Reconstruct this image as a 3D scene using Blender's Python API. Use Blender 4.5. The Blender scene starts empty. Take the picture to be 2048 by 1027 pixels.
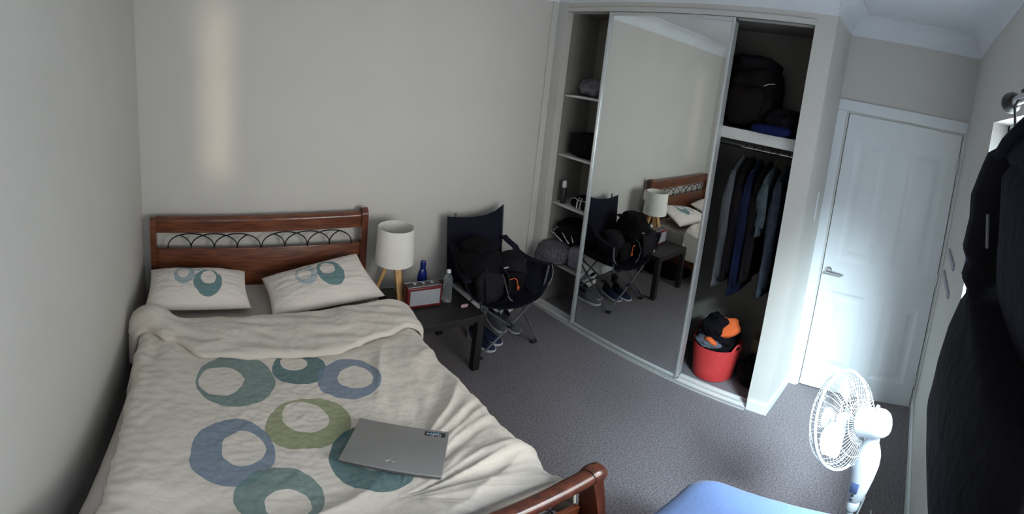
import bpy, bmesh, math, random
from mathutils import Vector, Matrix, noise
random.seed(7)
S = bpy.context.scene
COL = S.collection
PI = math.pi

# ------------------------------------------------------------------ camera
cam_data = bpy.data.cameras.new('camera')
cam = bpy.data.objects.new('camera', cam_data)
COL.objects.link(cam)
S.camera = cam
cR = Vector((0.79202208, -0.6015195, 0.10428476))
cU = Vector((0.01172299, 0.1857745, 0.98252247))
cF = Vector((0.61037988, 0.77695696, -0.15418911))
cam.matrix_world = Matrix(((cR.x, cU.x, -cF.x, 0.52256), (cR.y, cU.y, -cF.y, -2.86676),
                           (cR.z, cU.z, -cF.z, 1.96260), (0, 0, 0, 1)))
cam_data.type = 'PANO'
cam_data.panorama_type = 'EQUIRECTANGULAR'
cam_data.longitude_min = -1.1464939
cam_data.longitude_max = 1.1464939
cam_data.latitude_max = 0.3090738
cam_data.latitude_min = -0.7807264
cam_data.clip_start = 0.01

# ------------------------------------------------------------------ view + world + daylight
S.view_settings.view_transform = 'Standard'
S.view_settings.look = 'None'
S.view_settings.gamma = 1.0
S.view_settings.use_curve_mapping = False
S.view_settings.exposure = 0.5
w = bpy.data.worlds.new('sky')
S.world = w
w.use_nodes = True
bg = w.node_tree.nodes['Background']
bg.inputs[0].default_value = (0.80, 0.90, 1.0, 1)
bg.inputs[1].default_value = 2.8

def area(name, loc, target, sx, sy, power, col, spread=PI):
    d = bpy.data.lights.new(name, 'AREA')
    d.shape = 'RECTANGLE'; d.size = sx; d.size_y = sy
    d.energy = power; d.color = col; d.spread = spread
    o = bpy.data.objects.new(name, d); COL.objects.link(o)
    o.location = loc
    o.rotation_euler = (Vector(target) - Vector(loc)).to_track_quat('-Z', 'Y').to_euler()
    return o
area('daylight_sky', (1.9, -3.95, 3.05), (2.1, -2.2, 0.3), 2.6, 0.9, 170, (0.76, 0.88, 1.0))
area('warm_window_fill', (2.0, -3.80, 1.55), (0.6, 0.0, 1.2), 1.8, 1.2, 24, (1.0, 0.94, 0.84), 2.2)  # added warm fill from outside the window, brightens the left of the room
area('daylight_side', (0.95, -3.90, 2.85), (3.6, -2.45, 0.5), 0.9, 0.6, 120, (0.70, 0.90, 1.0), 1.5)
area('daylight_gap', (0.52, -3.32, 1.52), (0.515, 0.0, 1.78), 0.13, 1.12, 0.13, (1.0, 0.84, 0.62), 0.10)

# ------------------------------------------------------------------ materials
MATS = {}
def mat(name, col, rough=0.6, metal=0.0, col2=None, nscale=30, bump=0.0, bscale=60, coat=0.0, spec=0.5,
        trans=0.0, sheen=0.0, stretch=None, detail=3.0, ior=1.45):
    if name in MATS: return MATS[name]
    m = bpy.data.materials.new(name); m.use_nodes = True
    nt = m.node_tree; b = nt.nodes['Principled BSDF']
    b.inputs['Base Color'].default_value = (*col, 1)
    b.inputs['Roughness'].default_value = rough
    b.inputs['Metallic'].default_value = metal
    b.inputs['Coat Weight'].default_value = coat
    b.inputs['Specular IOR Level'].default_value = spec
    b.inputs['Transmission Weight'].default_value = trans
    b.inputs['Sheen Weight'].default_value = sheen
    b.inputs['IOR'].default_value = ior
    tc = nt.nodes.new('ShaderNodeTexCoord')
    mp = nt.nodes.new('ShaderNodeMapping')
    nt.links.new(tc.outputs['Object'], mp.inputs[0])
    if stretch: mp.inputs['Scale'].default_value = stretch
    if col2 is None: col2 = tuple(c * 0.93 for c in col)
    n = nt.nodes.new('ShaderNodeTexNoise')
    n.inputs['Scale'].default_value = nscale; n.inputs['Detail'].default_value = detail
    nt.links.new(mp.outputs[0], n.inputs['Vector'])
    r = nt.nodes.new('ShaderNodeValToRGB')
    r.color_ramp.elements[0].position = 0.35; r.color_ramp.elements[1].position = 0.65
    r.color_ramp.elements[0].color = (*col2, 1); r.color_ramp.elements[1].color = (*col, 1)
    nt.links.new(n.outputs[0], r.inputs[0])
    nt.links.new(r.outputs[0], b.inputs['Base Color'])
    if bump:
        n2 = nt.nodes.new('ShaderNodeTexNoise')
        n2.inputs['Scale'].default_value = bscale; n2.inputs['Detail'].default_value = 4
        nt.links.new(mp.outputs[0], n2.inputs['Vector'])
        bp = nt.nodes.new('ShaderNodeBump'); bp.inputs['Strength'].default_value = bump
        bp.inputs['Distance'].default_value = 0.01
        nt.links.new(n2.outputs[0], bp.inputs['Height'])
        nt.links.new(bp.outputs[0], b.inputs['Normal'])
    MATS[name] = m
    return m

def ring_mat(name, base, rings, coord='Object'):
    """fabric printed with offset rings: each ring = (cx, cy, rx, ry, rot, icx, icy, irx, iry, colour)"""
    m = mat(name, base, 0.85, bump=0.25, bscale=45, sheen=0.2, col2=tuple(c * .96 for c in base), nscale=8)
    nt = m.node_tree; b = nt.nodes['Principled BSDF']
    cur = b.inputs['Base Color'].links[0].from_socket
    tc = nt.nodes.new('ShaderNodeTexCoord')
    # hand-drawn wobble
    nz = nt.nodes.new('ShaderNodeTexNoise'); nz.inputs['Scale'].default_value = 9 if coord == 'Object' else 5
    nt.links.new(tc.outputs[coord], nz.inputs['Vector'])
    vs = nt.nodes.new('ShaderNodeVectorMath'); vs.operation = 'MULTIPLY_ADD'
    nt.links.new(nz.outputs['Color'], vs.inputs[0])
    k = 0.03 if coord == 'Object' else 0.03
    vs.inputs[1].default_value = (k, k, 0)
    nt.links.new(tc.outputs[coord], vs.inputs[2])
    def ell(cx, cy, rx, ry, rot):
        mp = nt.nodes.new('ShaderNodeMapping'); mp.vector_type = 'TEXTURE'
        mp.inputs['Location'].default_value = (cx + k / 2, cy + k / 2, 0)
        mp.inputs['Rotation'].default_value = (0, 0, rot)
        mp.inputs['Scale'].default_value = (rx, ry, 1)
        nt.links.new(vs.outputs[0], mp.inputs[0])
        sx = nt.nodes.new('ShaderNodeSeparateXYZ'); nt.links.new(mp.outputs[0], sx.inputs[0])
        cb = nt.nodes.new('ShaderNodeCombineXYZ')
        nt.links.new(sx.outputs[0], cb.inputs[0]); nt.links.new(sx.outputs[1], cb.inputs[1])
        ln = nt.nodes.new('ShaderNodeVectorMath'); ln.operation = 'LENGTH'
        nt.links.new(cb.outputs[0], ln.inputs[0])
        lt = nt.nodes.new('ShaderNodeMath'); lt.operation = 'LESS_THAN'; lt.inputs[1].default_value = 1
        nt.links.new(ln.outputs['Value'], lt.inputs[0])
        return lt.outputs[0]
    # weave variation
    n3 = nt.nodes.new('ShaderNodeTexNoise'); n3.inputs['Scale'].default_value = 60 if coord == 'Object' else 25
    nt.links.new(tc.outputs[coord], n3.inputs['Vector'])
    for (cx, cy, rx, ry, rot, ix, iy, irx, iry, c) in rings:
        o = ell(cx, cy, rx, ry, rot); i = ell(ix, iy, irx, iry, rot)
        sb = nt.nodes.new('ShaderNodeMath'); sb.operation = 'SUBTRACT'; sb.use_clamp = True
        nt.links.new(o, sb.inputs[0]); nt.links.new(i, sb.inputs[1])
        ml = nt.nodes.new('ShaderNodeMath'); ml.operation = 'MULTIPLY'
        mr = nt.nodes.new('ShaderNodeMapRange'); mr.inputs[3].default_value = 0.75; mr.inputs[4].default_value = 1.0
        nt.links.new(n3.outputs[0], mr.inputs[0])
        nt.links.new(sb.outputs[0], ml.inputs[0]); nt.links.new(mr.outputs[0], ml.inputs[1])
        mx = nt.nodes.new('ShaderNodeMix'); mx.data_type = 'RGBA'
        nt.links.new(ml.outputs[0], mx.inputs[0]); nt.links.new(cur, mx.inputs[6])
        mx.inputs[7].default_value = (*c, 1)
        cur = mx.outputs[2]
    nt.links.new(cur, b.inputs['Base Color'])
    return m

def stripe_mat(name, base, dark, axis, scale, duty=0.5, coord='Object', rot=(0, 0, 0), noisy=0.0):
    m = bpy.data.materials.new(name); m.use_nodes = True
    nt = m.node_tree; b = nt.nodes['Principled BSDF']; b.inputs['Roughness'].default_value = 0.85
    tc = nt.nodes.new('ShaderNodeTexCoord'); mp = nt.nodes.new('ShaderNodeMapping')
    mp.inputs['Rotation'].default_value = rot
    nt.links.new(tc.outputs[coord], mp.inputs[0])
    src = mp.outputs[0]
    if noisy:
        nz = nt.nodes.new('ShaderNodeTexNoise'); nz.inputs['Scale'].default_value = 9
        nt.links.new(mp.outputs[0], nz.inputs['Vector'])
        va = nt.nodes.new('ShaderNodeVectorMath'); va.operation = 'MULTIPLY_ADD'
        nt.links.new(nz.outputs['Color'], va.inputs[0]); va.inputs[1].default_value = (noisy,) * 3
        nt.links.new(mp.outputs[0], va.inputs[2]); src = va.outputs[0]
    sx = nt.nodes.new('ShaderNodeSeparateXYZ'); nt.links.new(src, sx.inputs[0])
    ml = nt.nodes.new('ShaderNodeMath'); ml.operation = 'MULTIPLY'; ml.inputs[1].default_value = scale
    nt.links.new(sx.outputs['XYZ'.index(axis)], ml.inputs[0])
    fr = nt.nodes.new('ShaderNodeMath'); fr.operation = 'FRACT'; nt.links.new(ml.outputs[0], fr.inputs[0])
    lt = nt.nodes.new('ShaderNodeMath'); lt.operation = 'LESS_THAN'; lt.inputs[1].default_value = duty
    nt.links.new(fr.outputs[0], lt.inputs[0])
    mx = nt.nodes.new('ShaderNodeMix'); mx.data_type = 'RGBA'
    nt.links.new(lt.outputs[0], mx.inputs[0]); mx.inputs[6].default_value = (*base, 1); mx.inputs[7].default_value = (*dark, 1)
    nt.links.new(mx.outputs[2], b.inputs['Base Color'])
    MATS[name] = m
    return m

M_wall = mat('wall_paint', (0.615, 0.595, 0.558), 0.75, nscale=2.5, col2=(0.595, 0.577, 0.54), bump=0.08, bscale=180, spec=0.2)
M_ceil = mat('ceiling_paint', (0.75, 0.775, 0.81), 0.8, nscale=3, spec=0.2)
M_trim = mat('trim_gloss', (0.76, 0.79, 0.81), 0.35, nscale=5, col2=(0.74, 0.77, 0.79))
M_shade_trim = mat('wardrobe_trim', (0.62, 0.61, 0.58), 0.5, nscale=5)
M_inner = mat('wardrobe_inside_shade', (0.23, 0.215, 0.19), 0.8, nscale=4)  # inside paint darkened: the wardrobe's shadow is put into this colour
M_carpet = mat('carpet', (0.31, 0.28, 0.295), 0.95, nscale=110, col2=(0.15, 0.133, 0.142), bump=0.9, bscale=220, spec=0.1, detail=5)
M_wood = mat('cherry_wood', (0.20, 0.060, 0.024), 0.34, nscale=7, col2=(0.085, 0.024, 0.012), stretch=(1, 9, 9), coat=0.4, detail=6)
M_wood_d = mat('cherry_wood_post', (0.14, 0.038, 0.018), 0.28, nscale=6, col2=(0.065, 0.018, 0.010), stretch=(6, 6, 1), coat=0.4)
M_iron = mat('wrought_iron', (0.02, 0.02, 0.025), 0.45, metal=0.6)
M_oak = mat('light_oak', (0.62, 0.37, 0.16), 0.45, nscale=10, col2=(0.50, 0.28, 0.11), stretch=(8, 8, 1))
M_black = mat('black_brown_laminate', (0.018, 0.016, 0.017), 0.5, nscale=20)
M_shade = mat('lamp_linen', (0.80, 0.78, 0.72), 0.9, nscale=250, col2=(0.72, 0.70, 0.64))
M_red = mat('radio_red', (0.13, 0.012, 0.014), 0.4)
M_red_tub = mat('red_rubber', (0.58, 0.045, 0.045), 0.5)
M_silver = mat('radio_grille', (0.50, 0.52, 0.55), 0.45, metal=0.3, nscale=300, col2=(0.30, 0.32, 0.35))
M_chrome = mat('chrome', (0.75, 0.76, 0.78), 0.12, metal=1.0)
M_alu = mat('brushed_aluminium', (0.36, 0.355, 0.34), 0.45, metal=0.6, nscale=4, col2=(0.32, 0.315, 0.30))
M_frame = mat('silver_door_frame', (0.66, 0.68, 0.68), 0.35, metal=0.5)
M_mirror = mat('mirror_glass', (0.86, 0.90, 0.89), 0.0, metal=1.0, col2=(0.86, 0.90, 0.89))
M_navyfab = mat('navy_canvas', (0.013, 0.013, 0.024), 0.9, nscale=40, bump=0.3, bscale=90, spec=0.12)
M_blackfab = mat('black_fabric', (0.007, 0.006, 0.008), 0.9, nscale=25, bump=0.4, bscale=60, spec=0.12)
M_blackfab2 = mat('charcoal_fabric', (0.016, 0.015, 0.018), 0.9, nscale=20, bump=0.4, bscale=50, spec=0.12)
M_coat = mat('dark_coat', (0.008, 0.008, 0.011), 0.85, nscale=6, col2=(0.008, 0.008, 0.011), bump=0.4, bscale=30, spec=0.12)
M_coat2 = mat('dark_blue_coat', (0.010, 0.011, 0.022), 0.85, nscale=6, bump=0.4, bscale=30, spec=0.12)
M_steel = mat('grey_steel_tube', (0.20, 0.21, 0.23), 0.35, metal=0.8)
M_plastic_b = mat('black_plastic', (0.02, 0.02, 0.022), 0.4)
M_white = mat('white_plastic', (0.68, 0.71, 0.73), 0.35, nscale=5)
M_white_cage = mat('white_wire', (0.62, 0.66, 0.68), 0.3)
M_orange = mat('orange_fabric', (0.80, 0.14, 0.03), 0.8)
M_blueb = mat('blue_bottle', (0.008, 0.02, 0.16), 0.25, coat=0.3)
M_sheet = mat('taupe_sheet', (0.44, 0.40, 0.36), 0.9, bump=0.3, bscale=30, nscale=6)
M_bluesheet = mat('blue_grey_sheet', (0.125, 0.205, 0.42), 0.9, bump=0.2, bscale=40, nscale=6, sheen=0.2)
M_foam = mat('white_rubber', (0.75, 0.76, 0.78), 0.6)
M_duvet_plain = mat('cream_cotton', (0.69, 0.63, 0.555), 0.88, bump=0.3, bscale=40, nscale=6, sheen=0.2)

# ------------------------------------------------------------------ object helpers
WM = {}
def tag(o, label=None, cat=None, group=None, kind=None):
    if label: o['label'] = label
    if cat: o['category'] = cat
    if group: o['group'] = group
    if kind: o['kind'] = kind
    return o
def thing(name, label, cat, loc=(0, 0, 0), rotz=0.0, group=None):
    o = bpy.data.objects.new(name, None); COL.objects.link(o)
    o.empty_display_size = 0.05
    o.location = loc; o.rotation_euler = (0, 0, rotz)
    WM[o.name] = Matrix.Translation(Vector(loc)) @ Matrix.Rotation(rotz, 4, 'Z')
    return tag(o, label, cat, group)
def obj(name, bm, m, parent=None, world=True, smooth=True, auto=True, mods=None, label=None):
    """link a bmesh as ONE object; geometry is given in world space unless world=False (parent space)"""
    me = bpy.data.meshes.new(name)
    P = WM[parent.name] if parent is not None else Matrix()
    if world and parent is not None: bm.transform(P.inverted())
    bmesh.ops.recalc_face_normals(bm, faces=bm.faces)
    if smooth:
        for f in bm.faces: f.smooth = True
        if auto:
            for e in bm.edges:
                if len(e.link_faces) == 2 and e.calc_face_angle(0) > 0.6: e.smooth = False
    bm.to_mesh(me); bm.free()
    o = bpy.data.objects.new(name, me); COL.objects.link(o)
    me.materials.append(m)
    if parent is not None: o.parent = parent
    WM[o.name] = P.copy()
    if label: o['label'] = label
    return o
def bb():
    return bmesh.new()
def box(bm, x0, x1, y0, y1, z0, z1, bev=0.0, seg=2, mx=None):
    t = bmesh.new()
    bmesh.ops.create_cube(t, size=1)
    for v in t.verts:
        v.co = Vector(((x0 + x1) / 2 + v.co.x * (x1 - x0), (y0 + y1) / 2 + v.co.y * (y1 - y0), (z0 + z1) / 2 + v.co.z * (z1 - z0)))
    if bev: bmesh.ops.bevel(t, geom=list(t.edges), offset=bev, segments=seg, profile=0.5, affect='EDGES')
    if mx is not None: t.transform(mx)
    me = bpy.data.meshes.new('t'); t.to_mesh(me); t.free(); bm.from_mesh(me); bpy.data.meshes.remove(me)
    return bm
def bx(*a, **k): return box(bb(), *a, **k)
def frame_of(d):
    d = d.normalized()
    a = Vector((0, 0, 1)) if abs(d.z) < 0.9 else Vector((1, 0, 0))
    u = d.cross(a).normalized(); v = d.cross(u).normalized()
    return u, v
def tube(bm, pts, r, seg=10, closed=False, flat=None):
    pts = [Vector(p) for p in pts]; n = len(pts); rings = []
    u0 = None
    for i, p in enumerate(pts):
        if closed: d = pts[(i + 1) % n] - pts[i - 1]
        else: d = pts[min(i + 1, n - 1)] - pts[max(i - 1, 0)]
        if d.length < 1e-9: d = Vector((0, 0, 1))
        d.normalize()
        if u0 is None: u, v = frame_of(d)
        else:
            u = (u0 - d * u0.dot(d)).normalized(); v = d.cross(u)
        u0 = u
        rr = r[i] if isinstance(r, (list, tuple)) else r
        ring = []
        for k in range(seg):
            a = 2 * PI * k / seg
            ring.append(bm.verts.new(p + u * math.cos(a) * rr + v * math.sin(a) * rr * (flat or 1)))
        rings.append(ring)
    m = n if closed else n - 1
    for i in range(m):
        A, B = rings[i], rings[(i + 1) % n]
        for k in range(seg):
            bm.faces.new((A[k], A[(k + 1) % seg], B[(k + 1) % seg], B[k]))
    if not closed:
        bm.faces.new(rings[0][::-1]); bm.faces.new(rings[-1])
    return bm
def lathe(bm, prof, c, seg=32, cap=True, axis=None, ccap=True):
    """prof: (r, h) pairs, turned about the vertical (or axis) through c"""
    ax = Vector(axis).normalized() if axis else Vector((0, 0, 1))
    u, v = (Vector((1, 0, 0)), Vector((0, 1, 0))) if not axis else frame_of(ax)
    c = Vector(c); rings = []
    for (r, h) in prof:
        if r < 1e-6: rings.append([bm.verts.new(c + ax * h)]); continue
        rings.append([bm.verts.new(c + ax * h + (u * math.cos(2 * PI * k / seg) + v * math.sin(2 * PI * k / seg)) * r) for k in range(seg)])
    for A, B in zip(rings, rings[1:]):
        if len(A) == 1 and len(B) == 1: continue
        for k in range(seg):
            k2 = (k + 1) % seg
            if len(A) == 1: bm.faces.new((A[0], B[k], B[k2]))
            elif len(B) == 1: bm.faces.new((A[k], B[0], A[k2]))
            else: bm.faces.new((A[k], B[k], B[k2], A[k2]))
    if cap:
        if len(rings[0]) > 1: bm.faces.new(rings[0])
        if len(rings[-1]) > 1: bm.faces.new(rings[-1][::-1])
    return bm
def loft(bm, rings, cap=True):
    R = [[bm.verts.new(p) for p in r] for r in rings]
    n = len(R[0])
    for A, B in zip(R, R[1:]):
        for k in range(n): bm.faces.new((A[k], A[(k + 1) % n], B[(k + 1) % n], B[k]))
    if cap: bm.faces.new(R[0][::-1]); bm.faces.new(R[-1])
    return bm
def prism(bm, pts, off):
    """closed outline (list of 3-D points) extruded by vector off"""
    A = [bm.verts.new(p) for p in pts]; B = [bm.verts.new(Vector(p) + Vector(off)) for p in pts]
    n = len(A)
    for k in range(n): bm.faces.new((A[k], A[(k + 1) % n], B[(k + 1) % n], B[k]))
    bm.faces.new(A[::-1]); bm.faces.new(B)
    return bm
def nz(x, y, z=0.0, s=1.0): return noise.noise(Vector((x * s, y * s, z * s)))
def lump(c, r, amp=0.25, s=6.0, seed=0.0, power=2.0, sub=4, flat=None, rot=0.0, creases=0.0):
    """soft cloth mass: superellipsoid with folds"""
    bm = bb(); bmesh.ops.create_icosphere(bm, subdivisions=sub, radius=1)
    c = Vector(c); r = Vector(r)
    cr, sr = math.cos(rot), math.sin(rot)
    for v in bm.verts:
        d = v.co.normalized()
        k = (abs(d.x) ** power + abs(d.y) ** power + abs(d.z) ** power) ** (-1 / power)
        p = Vector((d.x * k * r.x, d.y * k * r.y, d.z * k * r.z))
        n = nz(p.x + seed, p.y - seed, p.z + seed * .5, s) + 0.5 * nz(p.x - seed, p.y, p.z, s * 2.3)
        if creases: n += creases * (abs(nz(p.x + seed * 2, p.y, p.z * 1.7, s * 1.4)) - 0.25) * 2
        p = p * (1 + amp * n)
        if flat is not None and p.z < flat: p.z = flat
        v.co = c + Vector((p.x * cr - p.y * sr, p.x * sr + p.y * cr, p.z))
    return bm
def join(bm, other):
    me = bpy.data.meshes.new('t'); other.to_mesh(me); other.free(); bm.from_mesh(me); bpy.data.meshes.remove(me)
    return bm
def copy_tree(root, loc, rotz, label=None):
    r = root.copy(); COL.objects.link(r); r.location = loc; r.rotation_euler = (0, 0, rotz)
    if label: r['label'] = label
    for ch in list(root.children):
        c = ch.copy(); COL.objects.link(c); c.parent = r
        for g in list(ch.children):
            d = g.copy(); COL.objects.link(d); d.parent = c
    return r
def struct(name, bm, m, smooth=False):
    return tag(obj(name, bm, m, smooth=smooth), kind='structure')
def text_mesh(txt, size, mx, depth=0.0004):
    cu = bpy.data.curves.new('t', 'FONT'); cu.body = txt; cu.size = size; cu.extrude = depth
    cu.align_x = 'CENTER'; cu.align_y = 'CENTER'
    o = bpy.data.objects.new('t', cu); COL.objects.link(o)
    bpy.context.view_layer.update()
    me = bpy.data.meshes.new_from_object(o.evaluated_get(bpy.context.evaluated_depsgraph_get()))
    bpy.data.objects.remove(o); bm = bb(); bm.from_mesh(me); bpy.data.meshes.remove(me)
    bm.transform(mx)
    return bm

# ------------------------------------------------------------------ dimensions
WX, DX = 3.12, 3.625          # wardrobe front plane, door wall plane
YW = -3.178                   # window wall plane
H = 2.70
ZT = 2.50                     # top of wardrobe opening
YA, YB, YC, YD, YE = -0.123, -0.583, -1.622, -2.135, -2.265
WIN = (0.35, 2.52, 0.92, 2.10)

# ------------------------------------------------------------------ room shell
struct('floor', bx(-0.1, 4.3, -3.4, 0.15, -0.1, 0), M_carpet)
struct('ceiling', bx(-0.1, 4.3, -3.4, 0.15, H, H + 0.1), M_ceil)
struct('wall_head', bx(-0.1, 4.3, 0, 0.12, 0, H), M_wall)
struct('wall_left', bx(-0.12, 0, -3.4, 0, 0, H), M_wall)
b = bb()
x0, x1, z0, z1 = WIN
box(b, 0, x0, YW - 0.2, YW, 0, H); box(b, x1, 4.3, YW - 0.2, YW, 0, H)
box(b, x0, x1, YW - 0.2, YW, 0, z0); box(b, x0, x1, YW - 0.2, YW, z1, H)
struct('wall_window', b, M_wall)
b = bb()
DY0, DY1, DZ = -2.345, -3.157, 2.05
box(b, DX, DX + 0.12, DY0, YE, 0, H); box(b, DX, DX + 0.12, YW, DY1, 0, H)
box(b, DX, DX + 0.12, DY1, DY0, DZ, H)
struct('wall_door', b, M_wall)
b = bb()
box(b, WX, DX + 0.12, YE, YD, 0, H)                       # pillar beside the door
box(b, WX, WX + 0.10, YD, YA, ZT, H)                      # bulkhead
box(b, WX, WX + 0.06, YA, 0, 0, H)                        # nib at the head wall
struct('wall_wardrobe', b, M_wall)
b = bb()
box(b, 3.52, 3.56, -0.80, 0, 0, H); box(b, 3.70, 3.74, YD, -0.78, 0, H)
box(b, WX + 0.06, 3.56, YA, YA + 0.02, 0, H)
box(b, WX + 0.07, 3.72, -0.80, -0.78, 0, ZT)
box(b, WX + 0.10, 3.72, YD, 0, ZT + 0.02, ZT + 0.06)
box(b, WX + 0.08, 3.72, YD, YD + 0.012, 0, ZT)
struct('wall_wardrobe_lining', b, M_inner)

# coved cornice following walls
def cornice(p0, p1, inward, name):
    b = bb(); p0 = Vector(p0); p1 = Vector(p1); n = Vector(inward)
    prof = [(0.0, -0.128), (0.005, -0.128), (0.007, -0.122)]
    for k in range(9):
        a = k / 8 * PI / 2
        prof.append((0.007 + 0.113 * (1 - math.cos(a)), -0.122 + 0.113 * math.sin(a)))
    prof += [(0.125, -0.006), (0.125, 0.0), (0.0, 0.0)]
    A = [p0 + n * q[0] + Vector((0, 0, H + q[1])) for q in prof]
    B = [p1 + n * q[0] + Vector((0, 0, H + q[1])) for q in prof]
    loft(b, [A, B])
    return tag(obj(name, b, M_ceil), kind='structure')
cornice((0, 0, 0), (WX, 0, 0), (0, -1, 0), 'trim_1')
cornice((WX, 0, 0), (WX, YE, 0), (-1, 0, 0), 'trim_2')
cornice((DX, YE, 0), (DX, YW, 0), (-1, 0, 0), 'trim_3')
cornice((WX, YE, 0), (DX, YE, 0), (0, -1, 0), 'trim_4')
cornice((0, YW, 0), (DX, YW, 0), (0, 1, 0), 'trim_5')
cornice((0, 0, 0), (0, YW, 0), (1, 0, 0), 'trim_6')

# wardrobe architraves, sill track, top track
b = bb()
box(b, WX - 0.075, WX - 0.045, -0.018, 0, 0, H - 0.12, 0.004)
box(b, WX - 0.045, WX, -0.012, 0, 0, H - 0.12, 0.003)
box(b, WX - 0.012, WX, YA, -0.012, 0, H - 0.12, 0.003)
struct('trim_7', b, M_shade_trim)
b = bb(); box(b, WX - 0.012, WX + 0.02, YD + 0.0, YA, ZT, ZT + 0.035, 0.003)
struct('trim_8', b, M_shade_trim)
t = thing('sliding_door_track', 'white two-channel metal track along the floor of the wardrobe opening', 'track', (WX, -1.13, 0))
b = bb()
box(b, WX - 0.03, WX + 0.085, YD, YA, 0, 0.012)
obj('base_strip', b, M_shade_trim, t, smooth=False)
b = bb()
for x in (WX - 0.03, WX + 0.022, WX + 0.078): box(b, x, x + 0.006, YD, YA, 0.012, 0.024)
obj('guide_rib', b, M_frame, t, smooth=False)
# baseboards
def bboard(name, x0, x1, y0, y1): struct(name, bx(x0, x1, y0, y1, 0, 0.085, 0.004), M_trim)
bboard('baseboard_head', 0, WX - 0.08, -0.014, 0)
bboard('baseboard_left', 0, 0.014, YW, 0)
bboard('baseboard_window', 0, DX, YW, YW + 0.014)
bboard('baseboard_pillar', WX - 0.014, WX, YE, YD - 0.005)
bboard('baseboard_pillar_side', WX - 0.014, DX - 0.03, YE - 0.014, YE)
# door casing (frame) and leaf
b = bb()
box(b, DX - 0.022, DX + 0.01, DY0 + 0.012, YE - 0.0, 0, DZ + 0.012, 0.004)
box(b, DX - 0.022, DX + 0.01, YW, DY1 - 0.012, 0, DZ + 0.012, 0.004)
box(b, DX - 0.022, DX + 0.01, YW, YE, DZ + 0.012, DZ + 0.085, 0.005)
box(b, DX + 0.01, DX + 0.12, DY0, DY0 + 0.012, 0, DZ + 0.02); box(b, DX + 0.01, DX + 0.12, DY1 - 0.012, DY1, 0, DZ + 0.02)
struct('trim_9', b, M_trim)
# leaf: slab with four moulded panels cut by displacement of a grid
def door_leaf():
    b = bb()
    y0, y1, z0, z1 = DY1 + 0.003, DY0 - 0.003, 0.012, DZ
    panels = [(-2.69, -2.44, 1.06, 1.90), (-3.07, -2.82, 1.06, 1.90), (-2.69, -2.44, 0.20, 0.82), (-3.07, -2.82, 0.20, 0.82)]
    def depth(y, z):
        d = 0
        for (a, c, e, f) in panels:
            m = min(y - a, c - y, z - e, f - z)
            if m > 0:
                if m < 0.022: d = 0.009 * math.sin(m / 0.022 * PI / 2)
                elif m < 0.045: d = 0.009
                elif m < 0.07: d = 0.009 - 0.007 * (m - 0.045) / 0.025
                else: d = 0.002
        return d
    ny, nzv = 110, 250
    V = [[b.verts.new((DX + 0.004 + depth(y0 + (y1 - y0) * i / ny, z0 + (z1 - z0) * j / nzv), y0 + (y1 - y0) * i / ny, z0 + (z1 - z0) * j / nzv))
          for j in range(nzv + 1)] for i in range(ny + 1)]
    for i in range(ny):
        for j in range(nzv): b.faces.new((V[i][j], V[i + 1][j], V[i + 1][j + 1], V[i][j + 1]))
    box(b, DX + 0.018, DX + 0.04, y0, y1, z0, z1)
    for (a, c, e, f) in ((y0, y0 + .002, z0, z1), (y1 - .002, y1, z0, z1), (y0, y1, z1 - .002, z1)):
        box(b, DX + 0.004, DX + 0.03, a, c, e, f)
    return b
door = tag(obj('door_1', door_leaf(), M_trim, auto=False), kind='structure')
hy, hz = -2.395, 0.965
b = bb()
lathe(b, [(0.0, 0), (0.026, 0.0), (0.027, 0.006), (0.024, 0.010), (0.011, 0.012), (0.010, 0.045), (0.0, 0.046)], (DX + 0.004, hy, hz), axis=(-1, 0, 0))
tube(b, [(DX - 0.038, hy + 0.008, hz), (DX - 0.040, hy - 0.03, hz + 0.002), (DX - 0.040, hy - 0.08, hz), (DX - 0.036, hy - 0.115, hz - 0.004)], [0.010, 0.009, 0.0085, 0.007], 12)
obj('door_handle', b, M_chrome, door, label='chrome lever handle')
b = bb()
for z in (0.25, 1.05, 1.83):
    tube(b, [(DX - 0.004, DY1 + 0.001, z - 0.045), (DX - 0.004, DY1 + 0.001, z + 0.045)], 0.006, 10)
obj('hinge', b, M_frame, door)

# window: frame, sash bars, glass, sill
b = bb(); x0, x1, z0, z1 = WIN
yo = YW - 0.10
for (a, c, e, f) in ((x0, x0 + .05, z0, z1), (x1 - .05, x1, z0, z1), (x0, x1, z0, z0 + .05), (x0, x1, z1 - .05, z1), (1.60, 1.65, z0, z1)):
    box(b, a, c, yo - 0.02, yo + 0.03, e, f, 0.004)
win = tag(obj('window_1', b, M_trim, smooth=False), kind='structure')
gm = bpy.data.materials.new('window_glass'); gm.use_nodes = True
nt = gm.node_tree; nt.nodes.remove(nt.nodes['Principled BSDF'])
tr = nt.nodes.new('ShaderNodeBsdfTransparent'); gl = nt.nodes.new('ShaderNodeBsdfGlossy'); gl.inputs['Roughness'].default_value = 0.02
mxs = nt.nodes.new('ShaderNodeMixShader'); mxs.inputs[0].default_value = 0.04
nt.links.new(tr.outputs[0], mxs.inputs[1]); nt.links.new(gl.outputs[0], mxs.inputs[2]); nt.links.new(mxs.outputs[0], nt.nodes['Material Output'].inputs[0])
b = bb(); box(b, x0 + .04, 1.61, yo, yo + .004, z0 + .04, z1 - .04); box(b, 1.64, x1 - .04, yo, yo + .004, z0 + .04, z1 - .04)
obj('pane', b, gm, win, smooth=False)
b = bb(); box(b, x0 - 0.04, x1 + 0.04, YW - 0.10, YW + 0.03, z0 - 0.03, z0, 0.006)
obj('window_sill', b, M_trim, win)
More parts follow.
